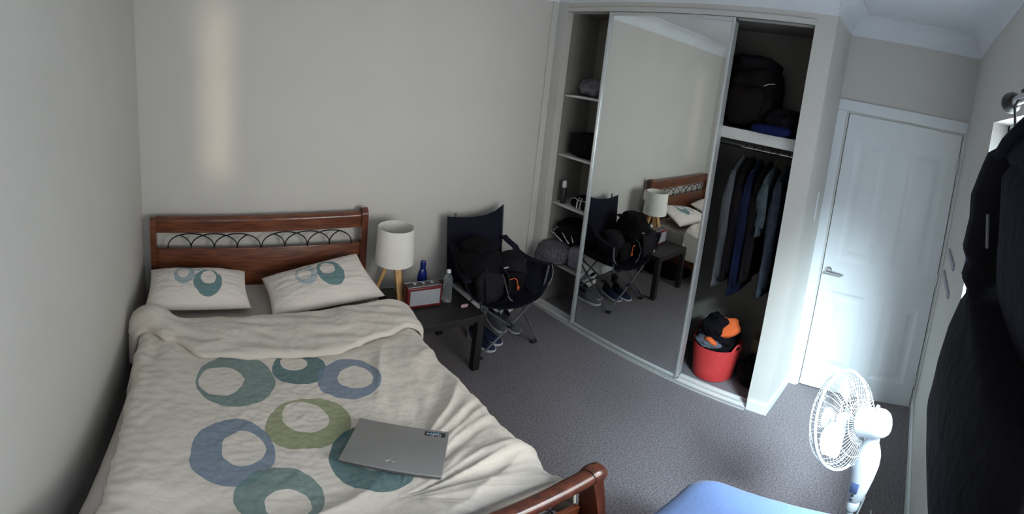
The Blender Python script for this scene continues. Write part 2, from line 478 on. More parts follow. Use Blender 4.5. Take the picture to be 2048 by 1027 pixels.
# two grey brackets on the wall between window and door
for k, (xa, xb, za, zb) in enumerate(((2.96, 3.36, 1.37, 1.31), (2.96, 3.44, 1.22, 1.15))):
    b = bb(); box(b, xa, xb, YW, YW + 0.012, zb, zb + 0.035, 0.003)
    tag(obj('wall_bracket', b, mat('grey_strip', (0.36, 0.37, 0.42), 0.5)),
        ('upper' if k == 0 else 'lower') + ' of two short grey strips on the wall between window and door', 'bracket')

# ------------------------------------------------------------------ mirror doors
def mirror_door(label, x, ya, yb):
    t = thing('mirror_sliding_door', label, 'wardrobe door', (x, (ya + yb) / 2, 0.02))
    fw = 0.024
    b = bb()
    for (a, c) in ((ya - fw, ya), (yb, yb + fw)):
        box(b, x - 0.016, x + 0.016, a, c, 0.022, ZT - 0.004, 0.003)
        box(b, x - 0.020, x - 0.010, (a + c) / 2 - 0.004, (a + c) / 2 + 0.004, 0.022, ZT - 0.004, 0.002)
    box(b, x - 0.012, x + 0.012, yb, ya, 0.022, 0.042, 0.002)
    box(b, x - 0.012, x + 0.012, yb, ya, ZT - 0.03, ZT - 0.004, 0.002)
    obj('frame', b, M_frame, t)
    obj('mirror', bx(x, x + 0.005, yb + fw * .8, ya - fw * .8, 0.040, ZT - 0.028), M_mirror, t, smooth=False)
mirror_door('tall mirrored wardrobe door in front, reflecting the bed and lamp', WX, YB, YC)
mirror_door('mirrored wardrobe door almost hidden behind the front one, silver edge showing', WX + 0.052, YB + 0.028, YC + 0.012)

# ------------------------------------------------------------------ wardrobe shelves and rail
def wshelf(label, y0, y1, z, th, xb=3.51, xa=WX + 0.075):
    b = bx(xa, xb, y0, y1, z - th, z, 0.003)
    return tag(obj('wardrobe_shelf', b, M_shade_trim), label, 'shelf')
wshelf('top narrow white wardrobe shelf, holding the grey clothes', -0.775, YA - 0.001, 1.84, 0.018)
wshelf('narrow white wardrobe shelf second from top, under the black bag', -0.775, YA - 0.001, 1.352, 0.018)
wshelf('narrow white wardrobe shelf under the striped jersey and spray bottle', -0.775, YA - 0.001, 0.942, 0.018)
wshelf('lowest narrow wardrobe shelf, under the folded blankets', -0.775, YA - 0.001, 0.42, 0.018)
wshelf('deep white wardrobe shelf above the hanging clothes, carrying the big backpack', YD + 0.014, -0.801, 1.82, 0.018, 3.69, WX + 0.0885)
b = bx(WX + 0.072, WX + 0.088, YD + 0.014, -0.801, 1.752, 1.822, 0.003)
tag(obj('shelf_fascia', b, M_shade_trim), 'wide white fascia board along the front of the deep wardrobe shelf', 'fascia')
b = bb(); tube(b, [(3.40, YD + 0.014, 1.70), (3.40, -0.802, 1.70)], 0.0125, 14)
tag(obj('hanging_rail', b, M_chrome), 'round metal wardrobe rail carrying the hung coats', 'rail')
#%%PART2
# ------------------------------------------------------------------ bed
G1 = (0.13, 0.22, 0.21); DT = (0.035, 0.13, 0.145); BL = (0.15, 0.215, 0.30); GR = (0.27, 0.30, 0.15)
BLp = (0.30, 0.42, 0.46)
FY = -2.18
bed = thing('double_bed', 'cherry wood double bed frame with scrolled head and foot boards along left wall', 'bed', (0.80, -1.1, 0))
HY = -0.085
def sleigh_rail(y, z0, z1, xa, xb, sgn):
    """top board curling over backwards into a roll"""
    prof = []
    zc = z1 - 0.028
    prof += [(y - 0.014, z0), (y - 0.017, z0 + 0.03), (y - 0.020, zc - 0.01)]
    for k in range(11):
        a = PI - k / 10 * (PI * 1.25)
        prof.append((y + 0.012 + 0.034 * math.cos(a), zc + 0.028 * math.sin(a)))
    prof += [(y + 0.012, zc - 0.022), (y + 0.010, z0)]
    if sgn < 0: prof = [(2 * y - p[0], p[1]) for p in prof]
    b = bb(); loft(b, [[Vector((x, p[0], p[1])) for p in prof] for x in (xa, xb)])
    return b
obj('top_rail', sleigh_rail(HY, 0.885, 0.99, 0.105, 1.478, 1), M_wood, bed)
obj('headboard_panel', bx(0.105, 1.478, HY - 0.012, HY + 0.012, 0.28, 0.775, 0.003), M_wood, bed)
def post(x0, x1, y, zt, sgn, roll=0.042, curve=0.0):
    prof = []
    zc = zt - roll
    fr = y - 0.032 * sgn; bk = y + 0.026 * sgn
    L = [(fr, 0.0), (fr, 0.3), (fr - curve * sgn * .5, 0.45), (fr - 0.004 * sgn, zc - 0.05)]
    for k in range(13):
        a = PI - k / 12 * (PI * 1.35)
        L.append((y + (roll * 0.95 * math.cos(a)) * sgn, zc + roll * math.sin(a)))
    L += [(bk, zc - roll * 1.1), (bk - curve * sgn * .5, 0.4), (bk, 0.3), (bk, 0.0)]
    b = bb(); loft(b, [[Vector((x, p[0], p[1])) for p in L] for x in (x0, x1)])
    return b
obj('post', post(0.066, 0.105, HY, 0.985, 1), M_wood, bed)
obj('post', post(1.478, 1.522, HY, 1.015, 1), M_wood_d, bed)
# scrollwork: overlapping thin arches in two groups of three plus quarter pieces
b = bb()
def arch(bm, xa, wd, zb, zt, y, f0=0.0, f1=1.0, r=0.0042):
    pts = []
    for k in range(25):
        a = PI * (f0 + (f1 - f0) * k / 24)
        pts.append((xa + wd / 2 - wd / 2 * math.cos(a), y, zb + (zt - zb) * math.sin(a) ** 0.8 if math.sin(a) > 1e-4 else zb))
    tube(bm, pts, r, 6)
for g0 in (0.178, 0.800):
    u = 0.1535
    for k in range(3): arch(b, g0 + k * u, 2 * u, 0.772, 0.876, HY - 0.003 - 0.004 * k)
    arch(b, g0 - u, 2 * u, 0.772, 0.876, HY + 0.002, 0.68, 1.0)
    arch(b, g0 + 3 * u, 2 * u, 0.772, 0.876, HY + 0.002, 0.0, 0.32)
obj('scrollwork', b, M_iron, bed)
# footboard
def foot_rail():
    b = bb(); tube(b, [(0.075, FY, 0.655), (1.535, FY, 0.655)], 0.034, 20, flat=0.92); return b
obj('foot_rail', foot_rail(), M_wood_d, bed)
obj('footboard_panel', bx(0.11, 1.49, FY - 0.012, FY + 0.012, 0.20, 0.50, 0.003), M_wood, bed)
def foot_post(xc):
    b = bb(); rings = []
    for k in range(15):
        t = k / 14; z = 0.64 * t
        off = -0.035 * math.sin(t * PI) - 0.02 * (1 - t)
        wd = 0.021 + 0.004 * math.cos(t * 5)
        dp = 0.030 + 0.016 * math.sin(t * PI)
        rings.append([Vector((xc + sx * wd, FY + off + sy * dp, z)) for sx, sy in ((-1, -1), (1, -1), (1, 1), (-1, 1))])
    loft(b, rings)
    lathe(b, [(0, -.028), (0.036, -.026), (0.040, -0.01), (0.040, 0.01), (0.036, .026), (0, .028)], (xc + 0.006, FY, 0.655), axis=(1, 0, 0), seg=24)
    return b
obj('foot_post', foot_post(0.085), M_wood_d, bed)
obj('foot_post', foot_post(1.525), M_wood_d, bed)
b = bb()
for g0 in (0.26, 0.86):
    for k in range(3): arch(b, g0 + k * 0.13, 0.26, 0.50, 0.615, FY)
obj('foot_scrollwork', b, M_iron, bed)
for xa in (0.10, 1.455): obj('side_rail', bx(xa, xa + 0.03, FY + 0.02, HY - 0.03, 0.18, 0.32, 0.004), M_wood, bed)
obj('slat_base', bx(0.13, 1.455, FY + 0.03, HY - 0.03, 0.24, 0.262), M_oak, bed)

mt = thing('mattress', 'thick mattress in a taupe fitted sheet on the wooden bed', 'mattress', (0.79, -1.1, 0.263))
def mattress():
    b = bb(); box(b, 0.115, 1.475, -2.115, -0.125, 0.263, 0.545, 0.045, 5)
    bmesh.ops.subdivide_edges(b, edges=[e for e in b.edges if e.calc_length() > 0.2], cuts=40, use_grid_fill=True)
    for v in b.verts:
        if v.co.z > 0.4:
            v.co.z += 0.006 * nz(v.co.x, v.co.y, 0, 9) + 0.004 * nz(v.co.x, v.co.y * 3, 0, 14)
        if v.co.x > 1.42: v.co.x += 0.008 * nz(0, v.co.y * 2, v.co.z, 6)
    return b
obj('fitted_sheet', mattress(), M_sheet, mt)

# duvet ------------------------------------------------------------
def prof_pt(s, y):
    """cross-section point and normal, s in metres along the cloth from the left hem; z relative"""
    xl = 0.078 + 0.095 * min(1, max(0, (-y - 0.65) / 1.2))
    xr = 1.572 - 0.045 * min(1, max(0, (-y - 0.75) / 1.3))
    top = 0.600
    segs = [((xl - 0.03, top - 0.24), (xl + 0.0, top - 0.07)), 'L', ((xl + 0.075, top), (xr - 0.12, top)), 'R', ((xr - 0.005, top - 0.115), (xr + 0.015, 0.30))]
    # dense polyline
    P = [Vector((xl - 0.03, top - 0.24)), Vector((xl - 0.02, top - 0.15))]
    for k in range(9):
        a = PI - k / 8 * PI / 2
        P.append(Vector((xl + 0.075 + 0.075 * math.cos(a), top - 0.075 + 0.075 * math.sin(a))))
    for k in range(10):
        a = PI / 2 - k / 9 * PI / 2
        P.append(Vector((xr - 0.11 + 0.11 * math.cos(a), top - 0.11 + 0.11 * math.sin(a))))
    P.append(Vector((xr + 0.012, 0.40))); P.append(Vector((xr + 0.022, 0.30)))
    return P
def sample(P, t):
    L = [0.0]
    for a, c in zip(P, P[1:]): L.append(L[-1] + (c - a).length)
    d = t * L[-1]
    for i in range(len(P) - 1):
        if d <= L[i + 1] or i == len(P) - 2:
            f = (d - L[i]) / (L[i + 1] - L[i]); p = P[i].lerp(P[i + 1], f); q = (P[i + 1] - P[i]).normalized()
            return p, Vector((-q.y, q.x))
def ridged(x, y, z, s): return 1 - abs(nz(x, y, z, s)) * 2.2
def wrinkle(x, y):
    d = 0.0
    # crinkly quilting over the printed area
    inner = math.exp(-((x - 0.75) / 0.42) ** 2 - ((y + 1.5) / 0.5) ** 2)
    d += 0.0035 * inner * nz(x * 1.5, y * 1.9, 3, 26)
    # folds radiating from the laptop to the right edge
    dx, dy = x - 1.0, y + 1.95
    ang = math.atan2(dy, dx); r = math.hypot(dx, dy)
    wr = min(1, max(0, (x - 0.98) / 0.3)) * min(1, max(0, (-y - 0.95) / 0.25))
    d += 0.030 * wr * ridged(ang * 1.5 + 0.15 * nz(x, y, 0, 3), r * 0.35, 5, 3.2) - 0.010 * wr
    d += 0.007 * wr * nz(ang * 4, r * 1.2, 9, 3.5)
    # crumple at the foot
    wf = min(1, max(0, (-y - 1.78) / 0.2))
    d += 0.040 * wf * ridged(x * 0.7 + y * 0.5, y * 1.7 - x * 0.5, 2, 3.3) - 0.010 * wf
    # long folds by the left wall
    wl = math.exp(-((x - 0.16) / 0.13) ** 2)
    d += 0.024 * wl * nz(x * 3.2 + y * .35, y * 0.8, 1, 3.2) + 0.008 * wl * nz(x * 2, y * 3, 4, 8)
    d += 0.006 * nz(x, y, 7, 5) + 0.0035 * nz(x, y, 8, 22)
    return d
dv = thing('duvet', 'rumpled cream duvet with teal, blue and green printed rings, folded back at top', 'duvet', (0, 0, 0))
def duvet_main():
    b = bb(); NS, NY = 330, 260; rows = []
    for j in range(NY + 1):
        v = j / NY; y = -0.74 - v * (2.125 - 0.74); P = prof_pt(0, y); row = []
        for i in range(NS + 1):
            p, n = sample(P, i / NS)
            side = min(1, max(0, 1 - n.y))
            w = wrinkle(p.x, y) * (1 - 0.6 * side)
            if side > 0.1: w += side * (0.016 * nz(0.3 if p.x < .8 else 5.3, y * 2.2, p.y * 0.8, 4.5) + .006 * nz(1, y * 5, p.y * 2, 6))
            yy = y
            e = max(0, (v - 0.95) / 0.05)
            zz = p.y + n.y * w - 0.06 * e * e * (1 - side)
            row.append(b.verts.new((min(1.592, max(0.03, p.x + n.x * w)), yy, zz)))
        rows.append(row)
    for A, B in zip(rows, rows[1:]):
        for i in range(NS): b.faces.new((A[i], A[i + 1], B[i + 1], B[i]))
    return b
rings = [
(0.582, -1.193, 0.185, 0.168, 1.640, 0.522, -1.198, 0.101, 0.097, G1),
(0.866, -1.130, 0.128, 0.119, 1.374, 0.848, -1.092, 0.051, 0.062, DT),
(1.064, -1.254, 0.147, 0.137, 0.962, 1.091, -1.253, 0.082, 0.074, BL),
(0.834, -1.503, 0.162, 0.146, -2.673, 0.828, -1.465, 0.083, 0.097, GR),
(0.556, -1.630, 0.177, 0.141, 1.466, 0.592, -1.616, 0.095, 0.077, BL),
(0.677, -1.866, 0.138, 0.126, 1.451, 0.693, -1.904, 0.072, 0.065, G1),
(1.007, -1.735, 0.181, 0.150, 1.182, 1.040, -1.716, 0.112, 0.100, DT)]
M_duvet = ring_mat('printed_duvet_cotton', (0.71, 0.65, 0.57), rings)
o = obj('cover', duvet_main(), M_duvet, dv, auto=False)
md = o.modifiers.new('thick', 'SOLIDIFY'); md.thickness = 0.012; md.offset = -1
def interp(x, T):
    for (a, c), (e, f) in zip(T, T[1:]):
        if x <= e:
            k = max(0, min(1, (x - a) / (e - a))); k = k * k * (3 - 2 * k); return c + (f - c) * k
    return T[-1][1]
def duvet_fold():
    b = bb(); NS, NT = 300, 70; rows = []
    YF = [(0.0, -0.78), (0.12, -0.80), (0.28, -0.90), (0.45, -1.035), (1.03, -1.07), (1.35, -0.99), (1.49, -0.93), (1.62, -0.90)]
    YB_ = [(0.0, -0.60), (0.2, -0.62), (0.31, -0.715), (0.5, -0.70), (1.06, -0.685), (1.5, -0.66), (1.62, -0.67)]
    for j in range(NT + 1):
        t = j / NT; row = []
        for i in range(NS + 1):
            p, n = sample(prof_pt(0, -0.85), i / NS)
            xx = p.x
            yf = interp(xx, YF) + 0.008 * nz(xx, 0, 0, 7); yb = interp(xx, YB_) + 0.006 * nz(xx, 3, 0, 9)
            if t < 0.30:
                a = t / 0.30 * PI          # the roll at the back
                y = yb - 0.028 - 0.022 * -math.sin(a) * 1.0; h = 0.004 + 0.022 * (1 - math.cos(a))
            else:
                k = (t - 0.30) / 0.70
                y = yb - 0.028 + (yf - yb + 0.028) * k; h = 0.048 - 0.020 * k * k
                h += 0.014 * math.sin(PI * min(1, k * 1.6)) * (0.6 + nz(xx * 1.2, 1, 1, 2))
                if k > 0.93: h -= 0.022 * ((k - 0.93) / 0.07) ** 2
            env = min(1, t / 0.35)
            wf = 0.010 * nz(xx * 1.1, y * 2.4 + 0.5 * xx, 2, 8) + 0.013 * ridged(xx * 0.8 + y * 0.9, y * 0.8 - xx * .4, 6, 4.5) * min(1, max(0, (xx - 0.9) / 0.3)) + 0.003 * nz(xx, y, 3, 30)
            h += env * wf
            lb = math.exp(-((xx - 0.15) / 0.10) ** 2) * env
            h += 0.045 * lb * math.sin(PI * min(1, t)) + 0.012 * lb * nz(xx * 2, y * 3, 1, 6)
            side = min(1, max(0, 1 - n.y))
            if side > 0.1: h += side * 0.012 * nz(1 if xx < .8 else 4, y * 2.4, p.y, 5)
            row.append(b.verts.new((min(1.593, max(0.03, p.x + n.x * h)), y, p.y + n.y * h)))
        rows.append(row)
    for A, B in zip(rows, rows[1:]):
        for i in range(NS): b.faces.new((A[i], A[i + 1], B[i + 1], B[i]))
    return b
o = obj('turned_back_edge', duvet_fold(), M_duvet_plain, dv, auto=False, label='plain cream underside folded back')
md = o.modifiers.new('thick', 'SOLIDIFY'); md.thickness = 0.010; md.offset = -1

# pillows ----------------------------------------------------------
def pillow(c00, c10, c11, c01, th, seed, n=70):
    b = bb(); uvl = b.loops.layers.uv.new('UVMap'); C4 = [Vector(c) for c in (c00, c10, c11, c01)]
    top, bot = [], []
    for j in range(n + 1):
        ra, rb = [], []
        for i in range(n + 1):
            u, v = i / n, j / n
            # edges bow inwards between the corners
            uu = 0.5 + (u - 0.5) * (1 - 0.045 * math.sin(PI * v)); vv = 0.5 + (v - 0.5) * (1 - 0.06 * math.sin(PI * u))
            p = C4[0].lerp(C4[1], uu).lerp(C4[3].lerp(C4[2], uu), vv)
            f = ((1 - abs(2 * u - 1) ** 2.6) * (1 - abs(2 * v - 1) ** 2.6)) ** 0.55 if 0 < u < 1 and 0 < v < 1 else 0
            edge = min(u, 1 - u, v, 1 - v)
            w = 0.007 * nz(u * 2, v * 3, seed, 3.5) + 0.0035 * nz(u * 2 + seed, v * 6, seed, 5) + 0.004 * math.sin(40 * math.atan2(v - .5, u - .5)) * max(0, 0.12 - edge) / 0.12 * f
            ra.append(b.verts.new(p + Vector((0, 0, th * f + w * f))))
            if 0 < i < n and 0 < j < n: rb.append(b.verts.new(p - Vector((0, 0, th * 0.55 * f))))
            else: rb.append(ra[-1])
        top.append(ra); bot.append(rb)
    for j in range(n):
        for i in range(n):
            f = b.faces.new((top[j][i], top[j][i + 1], top[j + 1][i + 1], top[j + 1][i]))
            for l, (a, c) in zip(f.loops, ((i, j), (i + 1, j), (i + 1, j + 1), (i, j + 1))): l[uvl].uv = (a / n, c / n)
            q = (bot[j][i], bot[j + 1][i], bot[j + 1][i + 1], bot[j][i + 1])
            if len(set(q)) == 4:
                try: b.faces.new(q)
                except ValueError: pass
    return b
PW = (0.82, 0.75, 0.68)
m1 = ring_mat('printed_pillowcase_left', PW, [(0.365, 0.60, 0.105, 0.25, 0, 0.355, 0.64, 0.06, 0.14, BLp), (0.485, 0.82, 0.075, 0.13, 0, 0.49, 0.81, 0.05, 0.07, (0.28, 0.42, 0.40)), (0.605, 0.42, 0.145, 0.32, 0, 0.615, 0.52, 0.08, 0.18, (0.06, 0.20, 0.22))], 'UV')
m2 = ring_mat('printed_pillowcase_right', PW, [(0.375, 0.60, 0.10, 0.24, 0, 0.365, 0.62, 0.06, 0.14, (0.40, 0.48, 0.52)), (0.50, 0.82, 0.07, 0.12, 0, 0.50, 0.82, 0.045, 0.07, (0.42, 0.48, 0.50)), (0.61, 0.56, 0.13, 0.33, 0, 0.60, 0.66, 0.075, 0.17, (0.06, 0.20, 0.22))], 'UV')
tag(obj('pillow', pillow((0.085, -0.575, 0.595), (0.70, -0.53, 0.585), (0.68, -0.205, 0.665), (0.075, -0.20, 0.670), 0.085, 1.0), m1, auto=False),
    'plump pillow by the left wall printed with three blue and teal rings', 'pillow')
tag(obj('pillow', pillow((0.805, -0.64, 0.588), (1.50, -0.555, 0.605), (1.425, -0.185, 0.735), (0.785, -0.225, 0.620), 0.070, 5.0), m2, auto=False),
    'tilted pillow nearer the lamp with one bold teal ring and pointed corner', 'pillow')

# laptop -----------------------------------------------------------
LZ = 0.618
ang = math.atan2(-0.568, 0.823)
lp = thing('laptop', 'closed grey laptop lying askew on the duvet', 'laptop', (1.078, -1.745, LZ), ang)
M_alu2 = M_alu
obj('base', bx(-0.160, 0.160, -0.118, 0.118, 0.0, 0.014, 0.005, 3), mat('laptop_base', (0.10, 0.10, 0.11), 0.5), lp, world=False)
obj('lid', bx(-0.162, 0.162, -0.120, 0.120, 0.0145, 0.023, 0.004, 3), M_alu2, lp, world=False)
st = obj('sticker', bx(0.078, 0.150, 0.083, 0.106, 0.0231, 0.0236, 0.0002, 1), M_plastic_b, lp, world=False, label='black rectangular sticker with lettering')
mxl = Matrix.Translation((0.110, 0.0925, 0.0238)) @ Matrix.Rotation(PI, 4, 'Z')
obj('lettering', text_mesh('GoPro', 0.019, mxl, 0.0001), mat('sticker_white', (0.8, 0.8, 0.8), 0.5), st, world=False, smooth=False)
b = bb()
for k, c in enumerate(range(4)): box(b, 0.122 - k * 0.008, 0.128 - k * 0.008, 0.098, 0.103, 0.0236, 0.0239)
obj('squares', b, mat('sticker_blue', (0.10, 0.35, 0.6), 0.5), st, world=False, smooth=False)
b = bb()
tube(b, [(-0.030, -0.078, 0.024), (-0.018, -0.083, 0.0245), (-0.006, -0.072, 0.0248), (0.006, -0.084, 0.0248), (0.018, -0.076, 0.0245), (0.028, -0.081, 0.024)], 0.0035, 8, flat=0.3)
obj('emblem', b, M_chrome, lp, world=False)

# ------------------------------------------------------------------ bench with blue sheet under the window
be = thing('day_bed', 'blue grey sheet-covered day bed corner under the window beyond the footboard', 'bed', (0.95, -2.78, 0))
def daybed():
    b = bb(); x0, x1, y0, y1, zt = 0.05, 1.835, -3.12, -2.395, 0.62
    n = 90; V = {}
    def P(u, v, lay):
        return None
    # rounded-rectangle outline lofted down: top dome, shoulder, hanging side with pulled creases
    def outline(inset, z, wav):
        pts = []; r = max(0.02, 0.10 - inset); m = 24
        cx = [(x1 - inset - r, y1 - inset - r, 0), (x0 + inset + r, y1 - inset - r, 90), (x0 + inset + r, y0 + inset + r, 180), (x1 - inset - r, y0 + inset + r, 270)]
        N = []
        for k, (a, c, d) in enumerate(cx):
            for q in range(m + 1):
                t = math.radians(d + 90 * q / m); N.append((a + r * math.cos(t), c + r * math.sin(t), math.cos(t), math.sin(t)))
            a2, c2, _ = cx[(k + 1) % 4]
            e = (cx[(k + 1) % 4]); t = math.radians(d + 90)
            p0 = (a + r * math.cos(t), c + r * math.sin(t)); t2 = math.radians(e[2]); p1 = (e[0] + r * math.cos(t), e[1] + r * math.sin(t))
            for q in range(1, 40):
                f = q / 40; N.append((p0[0] + (p1[0] - p0[0]) * f, p0[1] + (p1[1] - p0[1]) * f, math.cos(t), math.sin(t)))
        for (a, c, nx, ny) in N:
            w = wav * (nz(a * 3, c * 3, z * 1.0 + a * 0.8, 3.0) + 0.5 * nz(a * 4, c * 4, z * 2, 6))
            pts.append(Vector((a + nx * w, c + ny * w, z + 0.5 * abs(wav) * nz(a, c, 0, 5))))
        return pts
    R = []
    for (i, z, wv) in ((0.06, 0.16, 0.02), (0.045, 0.25, 0.02), (0.03, 0.34, 0.018), (0.02, 0.42, 0.014), (0.008, 0.50, 0.008), (0.0, 0.555, 0.004), (0.008, 0.585, 0.002), (0.028, 0.605, 0), (0.06, 0.616, 0), (0.12, 0.62, 0), (0.25, 0.622, 0), (0.33, 0.622, 0)):
        R.append(outline(i, z, wv))
    loft(b, R)
    return b
obj('fitted_sheet', daybed(), M_bluesheet, be)
for xx in (0.20, 1.62):
    for yy in (-3.02, -2.52): obj('leg', bx(xx, xx + 0.05, yy, yy + 0.05, 0, 0.17, 0.004), M_black, be)

# ------------------------------------------------------------------ bedside table and what stands on it
TX0, TX1, TY0, TY1, TZ = 1.606, 2.125, -0.735, -0.185, 0.45
tb = thing('side_table', 'low square black side table between bed and camping chair', 'table', ((TX0 + TX1) / 2, (TY0 + TY1) / 2, 0))
obj('table_top', bx(TX0, TX1, TY0, TY1, TZ - 0.05, TZ, 0.003), M_black, tb, smooth=False)
for xx in (TX0, TX1 - 0.05):
    for yy in (TY0, TY1 - 0.05): obj('leg', bx(xx, xx + 0.05, yy, yy + 0.05, 0, TZ - 0.05, 0.002), M_black, tb, smooth=False)
# lamp
LX, LY = 1.655, -0.30
la = thing('table_lamp', 'tripod table lamp with white drum shade and pale oak legs', 'lamp', (LX, LY, TZ))
b = bb(); z0, z1 = 0.705, 0.945
lathe(b, [(0.131, z0), (0.121, z1), (0.1185, z1), (0.1285, z0), (0.131, z0)], (LX, LY, 0), 56, cap=False)
obj('lamp_shade', b, M_shade, la)
b = bb()
for k in range(3):
    a = 2 * PI * k / 3
    tube(b, [(LX, LY, 0.79), (LX + 0.119 * math.cos(a), LY + 0.119 * math.sin(a), 0.915)], 0.0018, 6)
tube(b, [(LX, LY, 0.70), (LX, LY, 0.80)], 0.018, 12)
obj('shade_holder', b, M_white, la)
b = bb(); lathe(b, [(0, 0), (0.014, 0.01), (0.028, 0.04), (0.030, 0.06), (0.02, 0.085), (0, 0.095)], (LX, LY, 0.80), 20)
obj('bulb', b, M_white, la)
for k in range(3):
    a = math.radians(-95 + 120 * k + 10)
    d = Vector((math.cos(a), math.sin(a), 0)); pz = Vector((-d.y, d.x, 0))
    b = bb(); rg = []
    for (t, wd, th) in ((0, 0.022, 0.012), (1, 0.017, 0.010)):
        c = Vector((LX, LY, 0)) + d * (0.035 + 0.085 * t) + Vector((0, 0, 0.715 - (0.715 - TZ) * t))
        rg.append([c + pz * wd * sx + d * th * sy for sx, sy in ((-1, -1), (1, -1), (1, 1), (-1, 1))])
    loft(b, rg); obj('leg', b, M_oak, la, smooth=False)
b = bb(); lathe(b, [(0, 0), (0.05, 0.0), (0.052, 0.006), (0.05, 0.012), (0, 0.012)], (LX, LY, 0.698), 24)
obj('leg_hub', b, M_oak, la)
b = bb(); tube(b, [(LX + .01, LY + .02, 0.69), (LX + .03, LY + .05, 0.55), (LX + .05, LY + .09, 0.4535), (LX + .10, LY + .105, 0.4535), (LX + 0.0, LY + 0.11, 0.4535)], 0.003, 6)
obj('cable', b, M_white, la)
# radio
ra = thing('radio', 'small red table radio with silver grille on the black side table', 'radio', (1.795, -0.475, TZ), math.radians(-4))
def lbx(*a, **k): return bx(*a, **k)
obj('body', lbx(-0.122, 0.122, -0.038, 0.038, 0, 0.150, 0.010, 3), M_red, ra, world=False)
obj('grille', lbx(-0.100, 0.108, -0.0405, -0.037, 0.022, 0.128, 0.001), M_silver, ra, world=False, smooth=False)
b = bb()
box(b, -0.118, 0.118, -0.034, 0.034, 0.1505, 0.153)
obj('control_panel', b, mat('radio_top', (0.06, 0.055, 0.06), 0.4), ra, world=False, smooth=False)
b = bb(); P = [(-0.118, -0.035), (0.118, -0.035), (0.118, 0.035), (-0.118, 0.035)]
tube(b, [(x, y, 0.154) for x, y in P], 0.0025, 6, closed=True)
obj('chrome_rim', b, M_chrome, ra, world=False)
for xx in (-0.06, 0.0, 0.06):
    b = bb(); lathe(b, [(0, 0), (0.011, 0), (0.011, 0.009), (0, 0.009)], (xx, 0.0, 0.153), 16)
    obj('knob', b, M_chrome, ra, world=False)
# water bottle
wb = thing('water_bottle', 'clear ribbed plastic water bottle with white cap beside the radio', 'bottle', (1.975, -0.485, TZ))
m_pet = mat('clear_plastic', (0.88, 0.93, 0.95), 0.08, trans=0.92, ior=1.15, col2=(0.86, 0.91, 0.94))
pr_ = [(0.0, 0.003), (0.024, 0.0), (0.031, 0.006)]
for k in range(14):
    z = 0.012 + k * 0.0105; pr_.append((0.0325 if k % 2 else 0.0300, z))
pr_ += [(0.032, 0.165), (0.029, 0.180), (0.020, 0.196), (0.013, 0.205), (0.012, 0.214), (0.0, 0.214)]
b = bb(); lathe(b, pr_, (1.975, -0.485, TZ), 28, cap=False); obj('bottle_body', b, m_pet, wb)
b = bb(); lathe(b, [(0.0, 0.2145), (0.0145, 0.2145), (0.0145, 0.230), (0.012, 0.233), (0, 0.233)], (1.975, -0.485, TZ), 20); obj('cap', b, M_white, wb)
# blue bottle
bl = thing('deodorant_bottle', 'dark blue toiletry bottle behind the radio against the wall', 'bottle', (1.875, -0.30, TZ))
b = bb(); rg = []
for (r, z) in ((0.030, 0.0), (0.034, 0.006), (0.036, 0.05), (0.036, 0.11), (0.031, 0.145), (0.021, 0.170), (0.019, 0.174)):
    rg.append([Vector((1.875 + r * math.cos(2 * PI * k / 28), -0.30 + r * .72 * math.sin(2 * PI * k / 28), TZ + z)) for k in range(28)])
loft(b, rg); obj('bottle_body', b, M_blueb, bl)
b = bb(); lathe(b, [(0, 0.1745), (0.020, 0.1745), (0.020, 0.222), (0.017, 0.230), (0, 0.231)], (1.875, -0.30, TZ), 24); obj('cap', b, M_blueb, bl)
b = bb(); lathe(b, [(0, 0), (0.014, 0), (0.014, 0.0006), (0, 0.0006)], (1.875, -0.3262, TZ + 0.05), 20, axis=(0, -1, 0)); obj('badge', b, mat('pale_blue', (0.25, 0.38, 0.7), 0.5), bl)
# crumpled wrapper on table
tag(obj('storage_bag', lump((1.42, -0.42, 0.085), (0.16, 0.26, 0.083), 0.08, 6, 101, power=5, sub=5, flat=-0.083), M_blackfab, auto=False), 'flat black soft bag under the bed beside the side table', 'bag')
b = lump((2.045, -0.60, TZ + 0.009), (0.028, 0.016, 0.009), 0.5, 60, 2, sub=3, creases=0.5)
tag(obj('crumpled_wrapper', b, mat('pink_wrapper', (0.55, 0.18, 0.22), 0.4, col2=(0.7, 0.68, 0.7), nscale=50)), 'tiny pink and white crumpled wrapper near the edge of the side table', 'wrapper')
#%%PART3
# ------------------------------------------------------------------ camping chair
ch = thing('camping_chair', 'folding dark blue camping chair with steel legs under two backpacks', 'chair', (2.42, -0.38, 0))
SX0, SX1, SY0, SY1, SZ = 2.19, 2.68, -0.63, -0.15, 0.43
def leg(p, q, name='leg'):
    b = bb(); tube(b, [p, q], 0.0085, 10)
    o = obj(name, b, M_steel, ch)
    f = bb(); box(f, p[0] - .024, p[0] + .024, p[1] - .018, p[1] + .018, 0.0, 0.026, 0.007)
    obj('foot_cap', f, M_plastic_b, o)
leg((SX0, SY0, 0.02), (SX1 + .02, SY0 + .01, SZ)); leg((SX1, SY0, 0.02), (SX0 - .01, SY0 - .01, SZ))
leg((SX0 + .01, SY1, 0.02), (SX1 + .02, SY1 + .01, SZ)); leg((SX1, SY1, 0.02), (SX0 - .01, SY1 - .01, SZ))
for xs, s in ((SX0 - 0.015, -1), (SX1 + 0.025, 1)):
    b = bb(); tube(b, [(xs, SY0, 0.04), (xs, SY1, SZ)], 0.007, 8); obj('side_brace', b, M_steel, ch)
    b = bb(); tube(b, [(xs, SY1, 0.04), (xs, SY0, SZ)], 0.007, 8); obj('side_brace', b, M_steel, ch)
b = bb(); box(b, 2.415, 2.455, SY0 - .016, SY0 + .016, 0.205, 0.235, 0.006); obj('cross_joint', b, M_plastic_b, ch)
